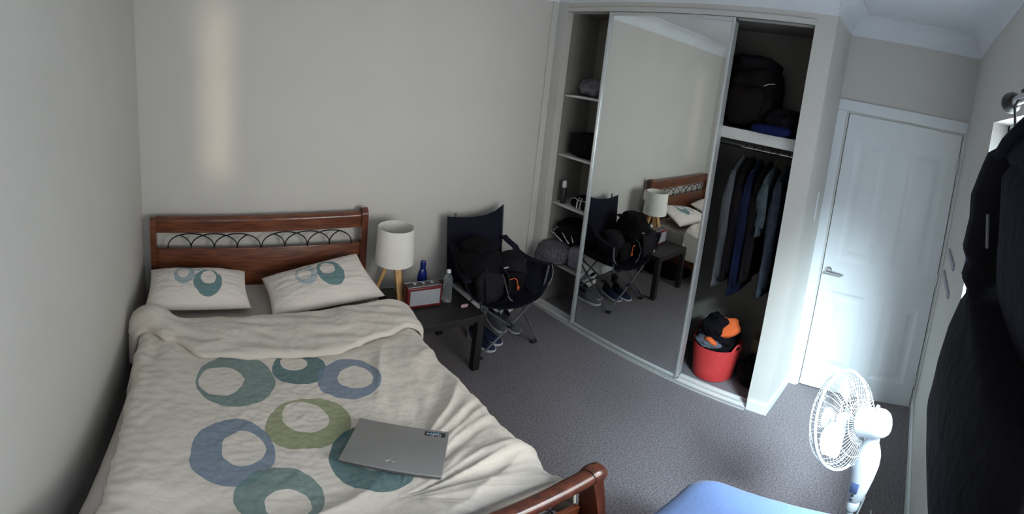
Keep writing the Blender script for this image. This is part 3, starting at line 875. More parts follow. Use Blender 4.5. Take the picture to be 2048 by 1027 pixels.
for s, xs in ((-1, SX0 - 0.02), (1, SX1 + 0.02)):
    b = bb(); tube(b, [(xs - s * .02, SY1 + 0.02, 0.36), (xs - s * 0.045, SY1 + 0.035, 0.93 + (0.028 if s > 0 else 0))], 0.009, 10)
    obj('back_post', b, M_steel, ch)
    b = bb(); tube(b, [(xs + s * 0.0, SY0, 0.40), (xs + s * 0.045, SY0 + 0.005, 0.64)], 0.008, 10)
    obj('arm_post', b, M_steel, ch)
def cloth_grid(P, nu, nv, m, name, th=0.004, parent=ch, label=None):
    b = bb()
    V = [[b.verts.new(P(i / nu, j / nv)) for i in range(nu + 1)] for j in range(nv + 1)]
    for j in range(nv):
        for i in range(nu): b.faces.new((V[j][i], V[j][i + 1], V[j + 1][i + 1], V[j + 1][i]))
    o = obj(name, b, m, parent, auto=False, label=label)
    md = o.modifiers.new('t', 'SOLIDIFY'); md.thickness = th; md.offset = 0
    return o
def back(u, v):
    x = 2.145 + 0.50 * u - 0.01 * v
    z = 0.42 + v * (0.497 + 0.050 * max(0, (u - 0.62) / 0.38) ** 1.6 + - 0.005 * u - 0.006 * math.sin(PI * min(1, u / .62)))
    y = -0.135 - 0.055 * math.sin(PI * u) * (1 - .3 * v) - 0.05 * (1 - v) + 0.008 * nz(u * 3, v * 3, 1, 3)
    return Vector((x, y, z))
cloth_grid(back, 30, 30, M_navyfab, 'backrest')
def seat(u, v):
    x = 2.165 + 0.56 * u; y = -0.16 - 0.50 * v
    d = math.sin(PI * u) ** 0.7
    z = 0.475 - 0.105 * d * (0.55 + 0.45 * math.sin(PI * min(1, v * .8 + .2))) - 0.01 * v + 0.005 * nz(u * 3, v * 3, 2, 4)
    if u > 0.85: z += (u - 0.85) * 0.25
    return Vector((x, y - 0.04 * d * v, z))
cloth_grid(seat, 34, 30, M_navyfab, 'seat')
def arm(s):
    def f(u, v):      # u: back -> front, v: inner -> outer
        k = math.sin(PI * u)
        x = (2.625 if s > 0 else 2.165) + s * (0.115 * u ** 1.3 + 0.055 * (v - .35)) 
        y = -0.19 - 0.44 * u
        z = 0.735 - 0.085 * min(1, u * 1.6) ** 0.8 - 0.022 * k * (u > 0.3) + 0.0 * v
        return Vector((x, y, z))
    return f
for s in (1, -1): cloth_grid(arm(s), 24, 6, M_navyfab, 'armrest', 0.010)
def side(s):
    def f(u, v):
        x0 = (2.655 if s > 0 else 2.135)
        xb = (2.72 if s > 0 else 2.16)
        y = -0.42 - 0.225 * u
        zt = 0.652 - 0.012 * math.sin(PI * u); zb = 0.47 - 0.06 * u
        x = (x0 + s * (0.045 + 0.075 * u)) * (1 - v) + (xb - s * .09 * v) * v + s * 0.035 * math.sin(PI * v) * u
        return Vector((x, y, zt + (zb - zt) * v))
    return f
cloth_grid(side(1), 18, 16, M_navyfab, 'side_panel')
cloth_grid(side(-1), 18, 16, M_navyfab, 'side_panel')
b = bb(); tube(b, [(2.758, -0.645, 0.65), (2.768, -0.655, 0.60), (2.755, -0.662, 0.54), (2.725, -0.665, 0.50)], 0.0035, 6, flat=.5)
obj('reflective_piping', b, mat('grey_piping', (0.45, 0.45, 0.47), 0.6), ch)

# backpacks on the chair
bp = thing('backpack', 'black bulging backpack heaped on the left of the camping chair', 'bag', (2.26, -0.44, 0.42))
o = obj('bag_body', lump((2.245, -0.45, 0.630), (0.145, 0.165, 0.180), 0.16, 7, 3, power=2.6, sub=5, creases=0.25), M_blackfab, bp, auto=False)
obj('front_pocket', lump((2.215, -0.615, 0.58), (0.105, 0.060, 0.115), 0.18, 10, 8, power=2.8, creases=.3), M_blackfab2, bp, auto=False)
obj('top_pocket', lump((2.25, -0.44, 0.785), (0.115, 0.11, 0.055), 0.22, 10, 5, power=2.4, creases=.3), M_blackfab, bp, auto=False)
b = bb(); tube(b, [(2.31, -0.62, 0.71), (2.34, -0.665, 0.66), (2.35, -0.685, 0.56), (2.325, -0.68, 0.48), (2.28, -0.66, 0.46)], 0.010, 8, flat=0.35)
obj('shoulder_strap', b, M_blackfab2, bp)
b = bb(); tube(b, [(2.18, -0.62, 0.72), (2.14, -0.69, 0.66), (2.15, -0.70, 0.55), (2.17, -0.69, 0.50)], 0.009, 8, flat=0.4)
obj('shoulder_strap', b, M_blackfab2, bp)
b = bb(); box(b, 2.315, 2.35, -0.642, -0.630, 0.700, 0.707, 0.001, mx=None); obj('buckle', b, M_silver, bp)
bp = thing('backpack', 'charcoal rucksack with orange zip pull on the right of the camping chair', 'bag', (2.50, -0.44, 0.42))
obj('bag_body', lump((2.535, -0.43, 0.560), (0.110, 0.135, 0.150), 0.14, 8, 11, power=2.6, sub=5, creases=0.25), M_blackfab2, bp, auto=False)
obj('front_pocket', lump((2.49, -0.565, 0.53), (0.085, 0.035, 0.085), 0.15, 10, 14, power=3.0, creases=.2), M_blackfab, bp, auto=False)
b = bb(); tube(b, [(2.40, -0.612, 0.59), (2.43, -0.622, 0.60), (2.45, -0.625, 0.585), (2.455, -0.628, 0.56), (2.462, -0.63, 0.535)], 0.0035, 6)
lathe(b, [(0, -0.018), (0.008, -0.012), (0.010, 0.008), (0.004, 0.016), (0, 0.018)], (2.463, -0.632, 0.522), 12)
obj('zip_pull', b, M_orange, bp, label='orange cord zip pull')
b = bb(); tube(b, [(2.44, -0.50, 0.715), (2.47, -0.54, 0.71), (2.52, -0.54, 0.705), (2.55, -0.51, 0.70)], 0.008, 8, flat=.4); obj('grab_handle', b, M_blackfab, bp)
b = bb(); tube(b, [(2.355, -0.555, 0.64), (2.345, -0.615, 0.61), (2.35, -0.65, 0.54), (2.375, -0.655, 0.47), (2.41, -0.65, 0.44)], 0.0055, 8, flat=0.5)
obj('loose_strap', b, mat('strap_grey', (0.12, 0.12, 0.13), 0.7), bp)

# ------------------------------------------------------------------ shoes
def shoe_bm():
    """trainer, toe towards +x, heel at 0, length .285"""
    L = 0.285
    def outline(t):   # half widths along length
        return 0.034 + 0.014 * math.sin(PI * min(1, max(0, (t - 0.25) / 0.75)) ** 0.9) if t > .25 else 0.034 - 0.003 * math.cos(t * 12)
    sole = bb(); rings = []
    N = 26
    for k in range(N + 1):
        t = k / N; x = L * t
        e = min(1, math.sqrt(max(0, 1 - ((t - 0.5) / 0.5) ** 8)) + 0.02)
        hw = outline(t) * e; zt = 0.030 - 0.006 * t; zb = 0.0 + 0.014 * max(0, (t - 0.8) / 0.2) ** 2
        rings.append([Vector((x, hw * a, z)) for a, z in ((-0.92, zb), (0.92, zb), (1.03, zb + .5 * (zt - zb)), (1.0, zt), (-1.0, zt), (-1.03, zb + .5 * (zt - zb)))])
    loft(sole, rings)
    up = bb(); rings = []
    for k in range(N + 1):
        t = k / N; x = L * (0.012 + 0.968 * t)
        e = math.sqrt(max(0.002, 1 - ((t - 0.5) / 0.5) ** 6))
        hw = outline(t) * e * 0.96
        if t < 0.42: top = 0.085 + 0.018 * math.cos(min(1, t / 0.42) * PI * .5) - 0.012 * math.sin(t / .42 * PI)
        else: top = 0.085 - 0.045 * ((t - 0.42) / 0.58) ** 0.8
        if t > 0.9: top -= 0.02 * ((t - 0.9) / 0.1)
        if t < 0.05: top *= 0.9
        narrow = 0.62 if t < 0.45 else 0.62 + 0.1 * (t - .45)
        rings.append([Vector((x, hw * math.cos(a) * (1 - (1 - narrow) * max(0, math.sin(a)) ** 1.5), 0.024 + (top - 0.024) * max(0, math.sin(a)) ** (0.8)))
                      for a in [PI * q / 14 for q in range(15)]])
    loft(up, rings)
    ins = bb(); pts = []
    for k in range(20):
        a = 2 * PI * k / 20; pts.append(Vector((0.062 + 0.045 * math.cos(a), 0.017 * math.sin(a), 0.093 - 0.05 * 0.045 * math.cos(a) / 0.05 * .25)))
    prism(ins, [p + Vector((0, 0, -0.004)) for p in pts], (0, 0, 0.008))
    lac = bb()
    for k in range(5):
        x = 0.125 + 0.021 * k; z = 0.088 - 0.0075 * k
        tube(lac, [(x, -0.019, z - 0.006), (x + .004, 0, z + 0.003), (x, 0.019, z - 0.006)], 0.0026, 6)
    return sole, up, ins, lac
def make_shoe(label, x, y, rz, mu, ml, ms, grp=None, stripe=None):
    t = thing('trainer', label, 'shoe', (x, y, 0), rz, grp)
    so, up, ins, lac = shoe_bm()
    obj('sole', so, ms, t, world=False); obj('upper', up, mu, t, world=False)
    obj('opening', ins, M_blackfab, t, world=False); obj('laces', lac, ml, t, world=False)
    if stripe:
        for k in range(3):
            for s in (-1, 1):
                b = bb(); tube(b, [(0.12 + k * .022, s * 0.0400, 0.030), (0.108 + k * .022, s * 0.036, 0.050), (0.095 + k * .022, s * 0.027, 0.074)], 0.004, 6)
                obj('side_stripe', b, stripe, t, world=False)
    return t
mn = mat('navy_mesh', (0.012, 0.018, 0.055), 0.9, nscale=200, col2=(0.02, 0.03, 0.08)); mg = mat('grey_mesh', (0.10, 0.11, 0.13), 0.9, nscale=200)
mw = mat('white_leather', (0.62, 0.64, 0.66), 0.6)
gl_ = mat('grey_lace', (0.2, 0.2, 0.22), 0.9)
a0 = math.atan2(-0.62, 0.55)
make_shoe('navy trainer with white toe nearest the black table leg', 2.286, -0.334, math.radians(-80), mn, M_blackfab, M_foam)
make_shoe('navy trainer with white sole, right-hand one of the navy pair', 2.373, -0.286, math.radians(-78), mn, M_blackfab, M_foam)
make_shoe('grey trainer with white toe beside the navy pair', 2.587, -0.152, math.radians(-97), mg, gl_, M_foam)
make_shoe('grey trainer with white toe nearest the rear chair foot', 2.690, -0.219, math.radians(-99), mg, gl_, M_foam)
make_shoe('white trainer with dark side stripes against the wall, left one', 2.27, -0.09, -0.12, mw, mw, M_foam, None, mn)
make_shoe('white trainer with dark side stripes against the wall, right one', 2.585, -0.10, -0.10, mw, mw, M_foam, None, mn)

# ------------------------------------------------------------------ things on the narrow shelves
m_gc = mat('grey_clothes', (0.20, 0.20, 0.22), 0.9, nscale=18, col2=(0.07, 0.07, 0.09), bump=.4)
b = lump((3.37, -0.33, 1.915), (0.125, 0.16, 0.074), 0.3, 11, 21, power=2.4, sub=5, flat=-0.072, creases=0.4)
tag(obj('crumpled_clothes', b, m_gc, auto=False), 'heap of crumpled grey clothes on the top narrow wardrobe shelf', 'clothes')
b = lump((3.28, -0.52, 1.872), (0.05, 0.045, 0.031), 0.25, 18, 4, power=2.6, sub=4, flat=-0.031)
tag(obj('rolled_socks', b, mat('dark_grey_knit', (0.06, 0.06, 0.065), 0.9), auto=False), 'small dark roll at the mirror end of the top narrow shelf', 'clothes')
tb2 = thing('toiletry_bag', 'black fabric bag filling the second narrow wardrobe shelf', 'bag', (3.33, -0.36, 1.352))
obj('bag_body', lump((3.34, -0.36, 1.452), (0.13, 0.185, 0.099), 0.10, 9, 31, power=4, sub=5, flat=-0.098, creases=.3), M_blackfab, tb2, auto=False)
b = bb(); tube(b, [(3.225, -0.20, 1.53), (3.215, -0.30, 1.548), (3.215, -0.42, 1.55), (3.225, -0.50, 1.545)], 0.004, 6); obj('zip', b, M_blackfab2, tb2)
b = bb(); lathe(b, [(0, 0), (0.010, 0), (0.010, 0.004), (0, 0.004)], (3.212, -0.50, 1.515), 14, axis=(-1, 0, 0)); obj('badge', b, M_silver, tb2)
# spray bottle + jersey
sp = thing('spray_can', 'dark can with white cap standing at the left of the third narrow shelf', 'bottle', (3.235, -0.205, 0.942))
b = bb(); lathe(b, [(0, 0), (0.024, 0), (0.026, 0.004), (0.026, 0.125), (0.020, 0.137), (0, 0.137)], (3.235, -0.205, 0.942), 24); obj('can_body', b, M_plastic_b, sp)
b = bb(); lathe(b, [(0, 0.1375), (0.021, 0.1375), (0.021, 0.18), (0.014, 0.192), (0, 0.193)], (3.235, -0.205, 0.942), 24); obj('cap', b, M_white, sp)
M_stripew = mat('white_tape', (0.62, 0.61, 0.62), 0.8)
def folded(name, label, c, r, m, seed, layers=1, stripes=None, amp=0.12, power=4.5, creases=.3):
    t = thing(name, label, 'clothes', (c[0], c[1], c[2] - r[2]))
    obj('folded_cloth', lump(c, r, amp, 7, seed, power=power, sub=5, flat=-r[2] + .001, creases=creases), m, t, auto=False)
    for S_ in stripes or []:
        b = bb(); tube(b, S_, 0.0062, 8, flat=0.5); obj('white_stripe', b, M_stripew, t)
    return t
folded('striped_jersey', 'black jersey with white stripes folded on the third narrow shelf', (3.34, -0.44, 0.987), (0.125, 0.155, 0.044), M_blackfab, 41, stripes=[
    [(3.222, -0.31, 1.012), (3.225, -0.36, 1.030), (3.215, -0.40, 1.020), (3.222, -0.46, 1.026), (3.24, -0.55, 1.030)],
    [(3.26, -0.375, 1.033), (3.22, -0.395, 1.015), (3.208, -0.400, 0.985), (3.212, -0.40, 0.955)],
    [(3.26, -0.405, 1.033), (3.22, -0.43, 1.014), (3.208, -0.435, 0.985), (3.212, -0.435, 0.955)]])
folded('folded_jacket', 'black tracksuit top with white piping lying on the patterned blanket', (3.34, -0.33, 0.715), (0.15, 0.19, 0.072), M_blackfab, 47, stripes=[
    [(3.20, -0.17, 0.695), (3.215, -0.20, 0.735), (3.195, -0.27, 0.725), (3.18, -0.34, 0.69), (3.185, -0.385, 0.65)],
    [(3.185, -0.16, 0.68), (3.18, -0.20, 0.685), (3.175, -0.26, 0.665), (3.18, -0.31, 0.645)],
    [(3.24, -0.26, 0.762), (3.21, -0.33, 0.75), (3.195, -0.40, 0.72), (3.19, -0.43, 0.67)]])
m_pat = mat('speckled_blanket', (0.16, 0.15, 0.18), 0.9, nscale=90, col2=(0.035, 0.033, 0.045), bump=.3)
pb = thing('patterned_blanket', 'speckled dark patterned blanket bulging out of the lowest narrow shelf', 'clothes', (3.21, -0.235, 0.421))
b = lump((3.16, -0.245, 0.520), (0.165, 0.140, 0.098), 0.16, 7, 51, power=2.8, sub=5, flat=-0.097, creases=.3)
for q in b.verts:
    if q.co.y > -0.130 and q.co.x > 3.028: q.co.y = -0.130
    if q.co.x < 3.17 and q.co.z < 0.47: q.co.z += (3.17 - q.co.x) * 0.25
obj('folded_cloth', b, m_pat, pb, auto=False)
folded('folded_towel', 'pale lilac grey towel folded beside the speckled blanket', (3.305, -0.46, 0.53), (0.125, 0.115, 0.108), mat('lilac_towel', (0.30, 0.27, 0.33), 0.95, nscale=150, col2=(0.20, 0.18, 0.23), bump=.3), 57, power=3.0)

# ------------------------------------------------------------------ big backpack on the deep shelf
bp = thing('hiking_backpack', 'large dark hiking backpack standing on the deep wardrobe shelf', 'bag', (3.42, -1.72, 1.82))
m_hb = mat('maroon_black_nylon', (0.008, 0.005, 0.006), 0.8, nscale=14, col2=(0.005, 0.005, 0.005), bump=.4, spec=0.12)
obj('bag_body', lump((3.42, -1.70, 2.035), (0.20, 0.205, 0.214), 0.13, 6, 61, power=3.0, sub=5, flat=-0.213, creases=.25), m_hb, bp, auto=False)
obj('top_lid', lump((3.40, -1.70, 2.245), (0.17, 0.165, 0.06), 0.18, 8, 64, power=2.6, creases=.3), M_blackfab, bp, auto=False)
obj('front_pocket', lump((3.235, -1.72, 1.98), (0.06, 0.13, 0.13), 0.15, 9, 66, power=3, creases=.2), m_hb, bp, auto=False)
b = bb(); tube(b, [(3.24, -1.83, 2.11), (3.235, -1.87, 2.125), (3.25, -1.90, 2.13)], 0.006, 8, flat=.4); obj('strap', b, M_stripew, bp, label='short pale strap')
b = bb(); tube(b, [(3.20, -1.76, 1.93), (3.185, -1.80, 1.92), (3.19, -1.85, 1.89), (3.195, -1.90, 1.86)], 0.007, 8, flat=.4); obj('hip_belt', b, M_blackfab2, bp)
b = lump((3.32, -1.985, 1.905), (0.13, 0.12, 0.083), 0.2, 10, 71, power=2.8, sub=5, flat=-0.083, creases=.4)
tag(obj('stuff_sack', b, M_blackfab, auto=False), 'black bundle on the right end of the deep wardrobe shelf', 'bag')
b = lump((3.185, -1.955, 1.853), (0.045, 0.12, 0.031), 0.2, 14, 74, power=2.8, sub=4, flat=-0.031, creases=.3)
tag(obj('blue_garment', b, mat('royal_blue_fabric', (0.006, 0.011, 0.06), 0.85, spec=0.12), auto=False), 'dark blue garment rolled in front of the bundle on the deep shelf', 'clothes')

# ------------------------------------------------------------------ hung garments
def garment(name, label, y, zt, zb, m, th=0.022, xc=3.40, hw=0.215, seed=0, sleeve=True, flare=0.0, mcuff=None, hang=True, sl_z=None):
    t = thing(name, label, 'coat' if name != 'hung_shirt' else 'shirt', (xc, y, zb))
    b = bb(); rg = []; N = 34
    for k in range(N + 1):
        f = k / N; z = zt - (zt - zb) * f
        if f < 0.02: a = 0.045
        elif f < 0.16: a = 0.055 + (hw - 0.055) * ((f - 0.02) / 0.14) ** 0.75
        else: a = hw * (1 + 0.06 * (f - 0.16)) + flare * (f - .16)
        tt = th * (0.55 if f < 0.05 else min(1.0, 0.7 + f * 1.4))
        ring = []
        for q in range(40):
            an = 2 * PI * q / 40
            fx_, fy_ = math.cos(an), math.sin(an)
            wv = 1 + 0.35 * nz(fx_ * 2 + seed, fy_ * 2, z * 0.8, 2.6) * min(1, f * 3)
            ring.append(Vector((xc + a * fx_ * (1 + 0.03 * nz(seed, z, 0, 5)), y + tt * fy_ * wv + 0.007 * nz(fx_ * 1.3, z, seed, 2.2) * f, z)))
        rg.append(ring)
    loft(b, rg); obj('body', b, m, t, auto=False)
    if sleeve:
        for s in (-1, 1):
            b = bb(); zs = sl_z or (zb + 0.08 * (zt - zb)); pts = []
            for k in range(13):
                f = k / 12
                pts.append(Vector((xc + s * (hw * 0.80 + 0.03 * math.sin(PI * min(1, f * 1.5)) + .012 * f), y - th * 0.45, zt - 0.09 + (zs - zt + 0.09) * f)))
            tube(b, pts, [0.018 + 0.020 * min(1, k / 3) - 0.004 * k / 12 + 0.003 * nz(k, seed, 0, .9) for k in range(13)], 14, flat=0.5)
            obj('sleeve', b, m, t, auto=False)
    b = bb(); tube(b, [(xc, y, zt - 0.012), (xc, y, zt + 0.012), (xc + 0.012, y, 1.675), (xc + 0.021, y, 1.70), (xc, y, 1.7225), (xc - 0.021, y, 1.70)], 0.0025, 6)
    tube(b, [(xc - hw * .7, y, zt - 0.075), (xc, y, zt - 0.012), (xc + hw * .7, y, zt - 0.075)], 0.005, 6)
    obj('hanger', b, M_plastic_b, t)
    return t
m1_ = mat('silver_grey_cloth', (0.085, 0.09, 0.10), 0.85, nscale=12, spec=0.12); m2_ = mat('brown_black_cloth', (0.008, 0.006, 0.007), 0.9, nscale=12, bump=.3, spec=0.12)
m3_ = mat('navy_cloth', (0.008, 0.013, 0.042), 0.85, nscale=5, col2=(0.005, 0.007, 0.018), bump=.3, spec=0.12); m4_ = mat('teal_grey_cloth', (0.065, 0.085, 0.095), 0.85, nscale=30, col2=(0.035, 0.05, 0.06), spec=0.12)
m5_ = mat('slate_blue_cloth', (0.036, 0.042, 0.058), 0.9, nscale=14, col2=(0.022, 0.027, 0.038), bump=.3, spec=0.12)
garment('hung_coat', 'long silver grey coat, first garment beside the mirror frame', -1.715, 1.645, 0.775, m1_, 0.014, seed=1)
garment('hung_coat', 'dark brown coat hanging between the silver grey and the navy ones', -1.775, 1.645, 0.83, m2_, 0.020, seed=2)
garment('hung_coat', 'long navy blue coat reaching lowest among the hung clothes', -1.835, 1.640, 0.745, m3_, 0.022, seed=3)
garment('hung_coat', 'black coat hanging behind the short teal grey shirt', -1.905, 1.640, 0.86, m2_, 0.020, seed=4)
garment('hung_shirt', 'short teal grey shirt between the black coat and slate blue jacket', -1.960, 1.620, 1.19, m4_, 0.012, xc=3.36, hw=0.19, seed=5, sl_z=1.25)
garment('hung_coat', 'slate blue jacket hanging nearest the door-side wardrobe wall', -2.035, 1.640, 0.80, m5_, 0.034, seed=6)

# ------------------------------------------------------------------ red tub with laundry, bag, box
tc = Vector((3.395, -1.755, 0.0))
tub = thing('laundry_tub', 'red flexible rubber tub on the wardrobe floor, full of clothes', 'tub', (tc.x, tc.y, 0.0))
b = bb()
lathe(b, [(0.0, 0.012), (0.130, 0.0125), (0.138, 0.02), (0.172, 0.285), (0.178, 0.29), (0.180, 0.282), (0.146, 0.012), (0.135, 0.001), (0.0, 0.001)], tc, 64, cap=False)
bmesh.ops.remove_doubles(b, verts=b.verts, dist=1e-5)
obj('tub_body', b, M_red_tub, tub)
for s, a in ((1, math.radians(-105)), (-1, math.radians(75))):
    b = bb(); pts = []
    for k in range(15):
        f = k / 14; an = a + (f - 0.5) * 0.62
        pts.append(tc + Vector((0.179 * math.cos(an), 0.179 * math.sin(an), 0.275 + 0.055 * math.sin(PI * f))))
    tube(b, pts, 0.009, 10); obj('handle', b, M_red_tub, tub)
t = thing('dark_laundry', 'black clothes heaped above the rim of the red tub', 'clothes', (tc.x, tc.y, 0.05))
obj('cloth_heap', lump((tc.x + 0.01, tc.y + 0.005, 0.30), (0.138, 0.138, 0.18), 0.28, 8, 81, power=2.3, sub=5, creases=.45, flat=-0.25), M_blackfab, t, auto=False)
b = lump((tc.x - 0.035, tc.y - 0.055, 0.430), (0.075, 0.095, 0.030), 0.22, 12, 85, power=3, sub=4, creases=.3, rot=0.5)
b.transform(Matrix.Translation((tc.x - .035, tc.y - .055, .425)) @ Matrix.Rotation(math.radians(-48), 4, 'Y') @ Matrix.Translation((-tc.x + .035, -tc.y + .055, -.425)))
tag(obj('orange_garment', b, M_orange, auto=False), 'large orange cloth draped on top of the black laundry', 'clothes')
b = bb(); tube(b, [(tc.x - 0.135, tc.y + 0.045, 0.345), (tc.x - 0.150, tc.y + 0.01, 0.36), (tc.x - 0.150, tc.y - 0.02, 0.345), (tc.x - 0.147, tc.y - 0.05, 0.330)], [0.016, 0.020, 0.022, 0.012], 12, flat=.8)
tag(obj('orange_garment', b, M_orange, auto=False), 'small bright orange roll of cloth at the front rim of the red tub', 'clothes')
b = lump((tc.x - 0.125, tc.y + 0.030, 0.315), (0.055, 0.085, 0.035), 0.35, 16, 88, power=2.4, sub=4, creases=.5)
tag(obj('grey_garment', b, mat('blue_grey_cloth', (0.11, 0.12, 0.15), 0.9), auto=False), 'grey crumpled cloth at the left front rim of the red tub', 'clothes')
b = bb(); lathe(b, [(0.0, 0.012), (0.10, 0.0125), (0.108, 0.02), (0.128, 0.27), (0.133, 0.274), (0.134, 0.268), (0.113, 0.012), (0.103, 0.001), (0.0, 0.001)], (3.56, -1.50, 0.0), 48, cap=False)
t = thing('dark_bag', 'black soft bag slumped on the wardrobe floor right of the red tub', 'bag', (3.44, -2.03, 0))
b.free()
obj('bag_body', lump((3.45, -2.020, 0.105), (0.135, 0.078, 0.10), 0.14, 9, 91, power=3, sub=5, flat=-0.103, creases=.4), M_blackfab, t, auto=False)
b = bb(); tube(b, [(3.35, -2.02, 0.19), (3.33, -2.03, 0.235), (3.38, -2.04, 0.26), (3.46, -2.05, 0.24), (3.50, -2.05, 0.20)], 0.007, 8, flat=.5); obj('handle', b, M_blackfab2, t)
t = thing('cardboard_box', 'tan open carton on the black bag at the wardrobe back', 'box', (3.58, -2.03, 0.21))
b = bb(); box(b, 3.53, 3.64, -2.085, -1.965, 0.212, 0.33, 0.003); obj('carton', b, mat('cardboard', (0.20, 0.15, 0.10), 0.85), t, smooth=False)
b = bb(); box(b, 3.50, 3.53, -2.085, -1.965, 0.3305, 0.334, 0.001); obj('flap', b, mat('cardboard_inner', (0.24, 0.18, 0.12), 0.85), t, smooth=False)

# ------------------------------------------------------------------ pedestal fan
FC = Vector((2.10, -2.802, 0.851)); fn = Vector((0.290, 0.894, -0.342)).normalized()
PX, PY = 2.062, -2.915
fan = thing('pedestal_fan', 'white pedestal fan standing between the day bed and the door', 'fan', (PX, PY, 0))
u, v = Vector((fn.y, -fn.x, 0)).normalized(), None
v = Vector((0, 0, 1)); v = (v - fn * v.dot(fn)).normalized()
RC = 0.205
def fpt(r, a, d): return FC + u * (r * math.cos(a)) + v * (r * math.sin(a)) + fn * d
def cage(front):
    b = bb(); s = 1 if front else -1; nw = 52
    def dep(r):
        k = r / RC
        return s * (0.004 + (0.066 if front else 0.060) * math.sqrt(max(0, 1 - k ** 2.6)))
    r0 = 0.045 if front else 0.055
    for i in range(nw):
        a = 2 * PI * i / nw
        pts = []
        for q in range(9):
            r = r0 + (RC - r0) * q / 8
            pts.append(fpt(r, a + (0.25 * (1 - q / 8) if True else 0), dep(r)))
        tube(b, pts, 0.0009, 4)
    for r in ((r0, 0.10, 0.15, 0.185) if front else (0.09, 0.145)):
        tube(b, [fpt(r, 2 * PI * k / 48, dep(r)) for k in range(48)], 0.0017, 5, closed=True)
    if front: lathe(b, [(0, 0.0), (0.045, 0.0), (0.047, 0.004), (0.040, 0.010), (0, 0.012)], FC + fn * dep(0.03), 32, axis=fn)
    return b
obj('rear_grille', cage(False), M_white_cage, fan); obj('front_grille', cage(True), M_white_cage, fan)
b = bb(); tube(b, [fpt(RC, 2 * PI * k / 72, 0) for k in range(72)], 0.0058, 10, closed=True); obj('grille_rim', b, M_white, fan)
def blade(a0):
    b = bb(); n = 16; V = []
    for j in range(n + 1):
        r = 0.03 + 0.150 * j / n
        row = []
        sp = 0.95 * math.sin(PI * min(1, (0.20 + 0.62 * j / n))) ** 0.7
        if j > n * 0.8: sp *= math.sqrt(max(0.02, 1 - ((j / n - 0.8) / 0.2) ** 2.2))
        for i in range(13):
            f = i / 12 - 0.5
            row.append(b.verts.new(fpt(r, a0 + f * sp + 0.35 * (j / n), 0.040 * -f * (1 - .35 * j / n) - 0.004)))
        V.append(row)
    for j in range(n):
        for i in range(12): b.faces.new((V[j][i], V[j][i + 1], V[j + 1][i + 1], V[j + 1][i]))
    bmesh.ops.solidify(b, geom=b.faces, thickness=0.0025)
    return b
for k in range(3): obj('fan_blade', blade(math.radians(62 + 120 * k)), M_white, fan, auto=False)
b = bb(); lathe(b, [(0, -0.020), (0.030, -0.018), (0.034, 0.0), (0.030, 0.022), (0, 0.026)], FC, 28, axis=fn); obj('hub', b, M_white, fan)
b = bb()
lathe(b, [(0.0, -0.062), (0.054, -0.062), (0.060, -0.068), (0.062, -0.085), (0.062, -0.130), (0.058, -0.152), (0.048, -0.165), (0.028, -0.172), (0.0, -0.174)], FC, 44, axis=fn)
obj('motor_housing', b, M_white, fan)
b = bb(); lathe(b, [(0, 0), (0.007, 0), (0.008, 0.015), (0.005, 0.022), (0, 0.022)], FC - fn * 0.115 + Vector((0, 0, 0.063)), 14); obj('oscillation_knob', b, M_white, fan)
b = bb(); rg = []
for (z, a, c, oy) in ((0.835, 0.020, 0.024, 0.0), (0.800, 0.022, 0.026, 0.0), (0.770, 0.030, 0.036, 0), (0.74, 0.036, 0.044, 0), (0.68, 0.040, 0.048, 0), (0.60, 0.036, 0.043, 0), (0.53, 0.031, 0.036, 0), (0.47, 0.026, 0.030, 0), (0.455, 0.020, 0.022, 0)):
    rg.append([Vector((PX + a * math.cos(2 * PI * k / 28), PY + c * math.sin(2 * PI * k / 28), z)) for k in range(28)])
loft(b, rg); obj('control_neck', b, M_white, fan)
ci = Vector((-0.80, 0.35, 0)).normalized()
b = bb(); cpt = Vector((PX, PY, 0.56)) + ci * 0.033
mx_ = Matrix.Translation(cpt) @ Matrix.Rotation(math.atan2(ci.y, ci.x), 4, 'Z')
box(b, -0.004, 0.004, -0.015, 0.015, -0.030, 0.030, 0.002, mx=mx_); obj('display', b, mat('blue_grey_display', (0.12, 0.17, 0.34), 0.3), fan)
for zz in (-0.05, -0.075):
    b = bb(); lathe(b, [(0, 0), (0.006, 0), (0.006, 0.005), (0, 0.005)], Vector((PX, PY, 0.56 + zz)) + ci * 0.028, 12, axis=ci); obj('button', b, M_steel, fan)
b = bb(); lathe(b, [(0, 0.05), (0.0125, 0.05), (0.0125, 0.456), (0, 0.456)], (PX, PY, 0), 20); obj('pole', b, M_white, fan)
b = bb(); lathe(b, [(0, 0.40), (0.022, 0.40), (0.024, 0.41), (0.024, 0.445), (0.02, 0.454), (0, 0.454)], (PX, PY, 0), 24); obj('height_collar', b, M_white, fan)
b = bb(); lathe(b, [(0, 0.0), (0.175, 0.0), (0.180, 0.006), (0.176, 0.016), (0.06, 0.034), (0.03, 0.055), (0.024, 0.07), (0, 0.07)], (PX, PY, 0), 48); obj('base', b, M_white, fan)
b = bb(); tube(b, [(PX - .02, PY - .02, 0.50), (PX + .05, PY - .035, 0.44), (PX + .052, PY - .03, 0.34), (PX + .03, PY - .02, 0.24), (PX + .03, PY - .02, 0.10), (PX + .1, PY - .1, 0.045), (PX + .22, PY - .12, 0.006), (PX + .4, PY - .1, 0.006)], 0.0035, 6)
obj('power_cord', b, M_white, fan)

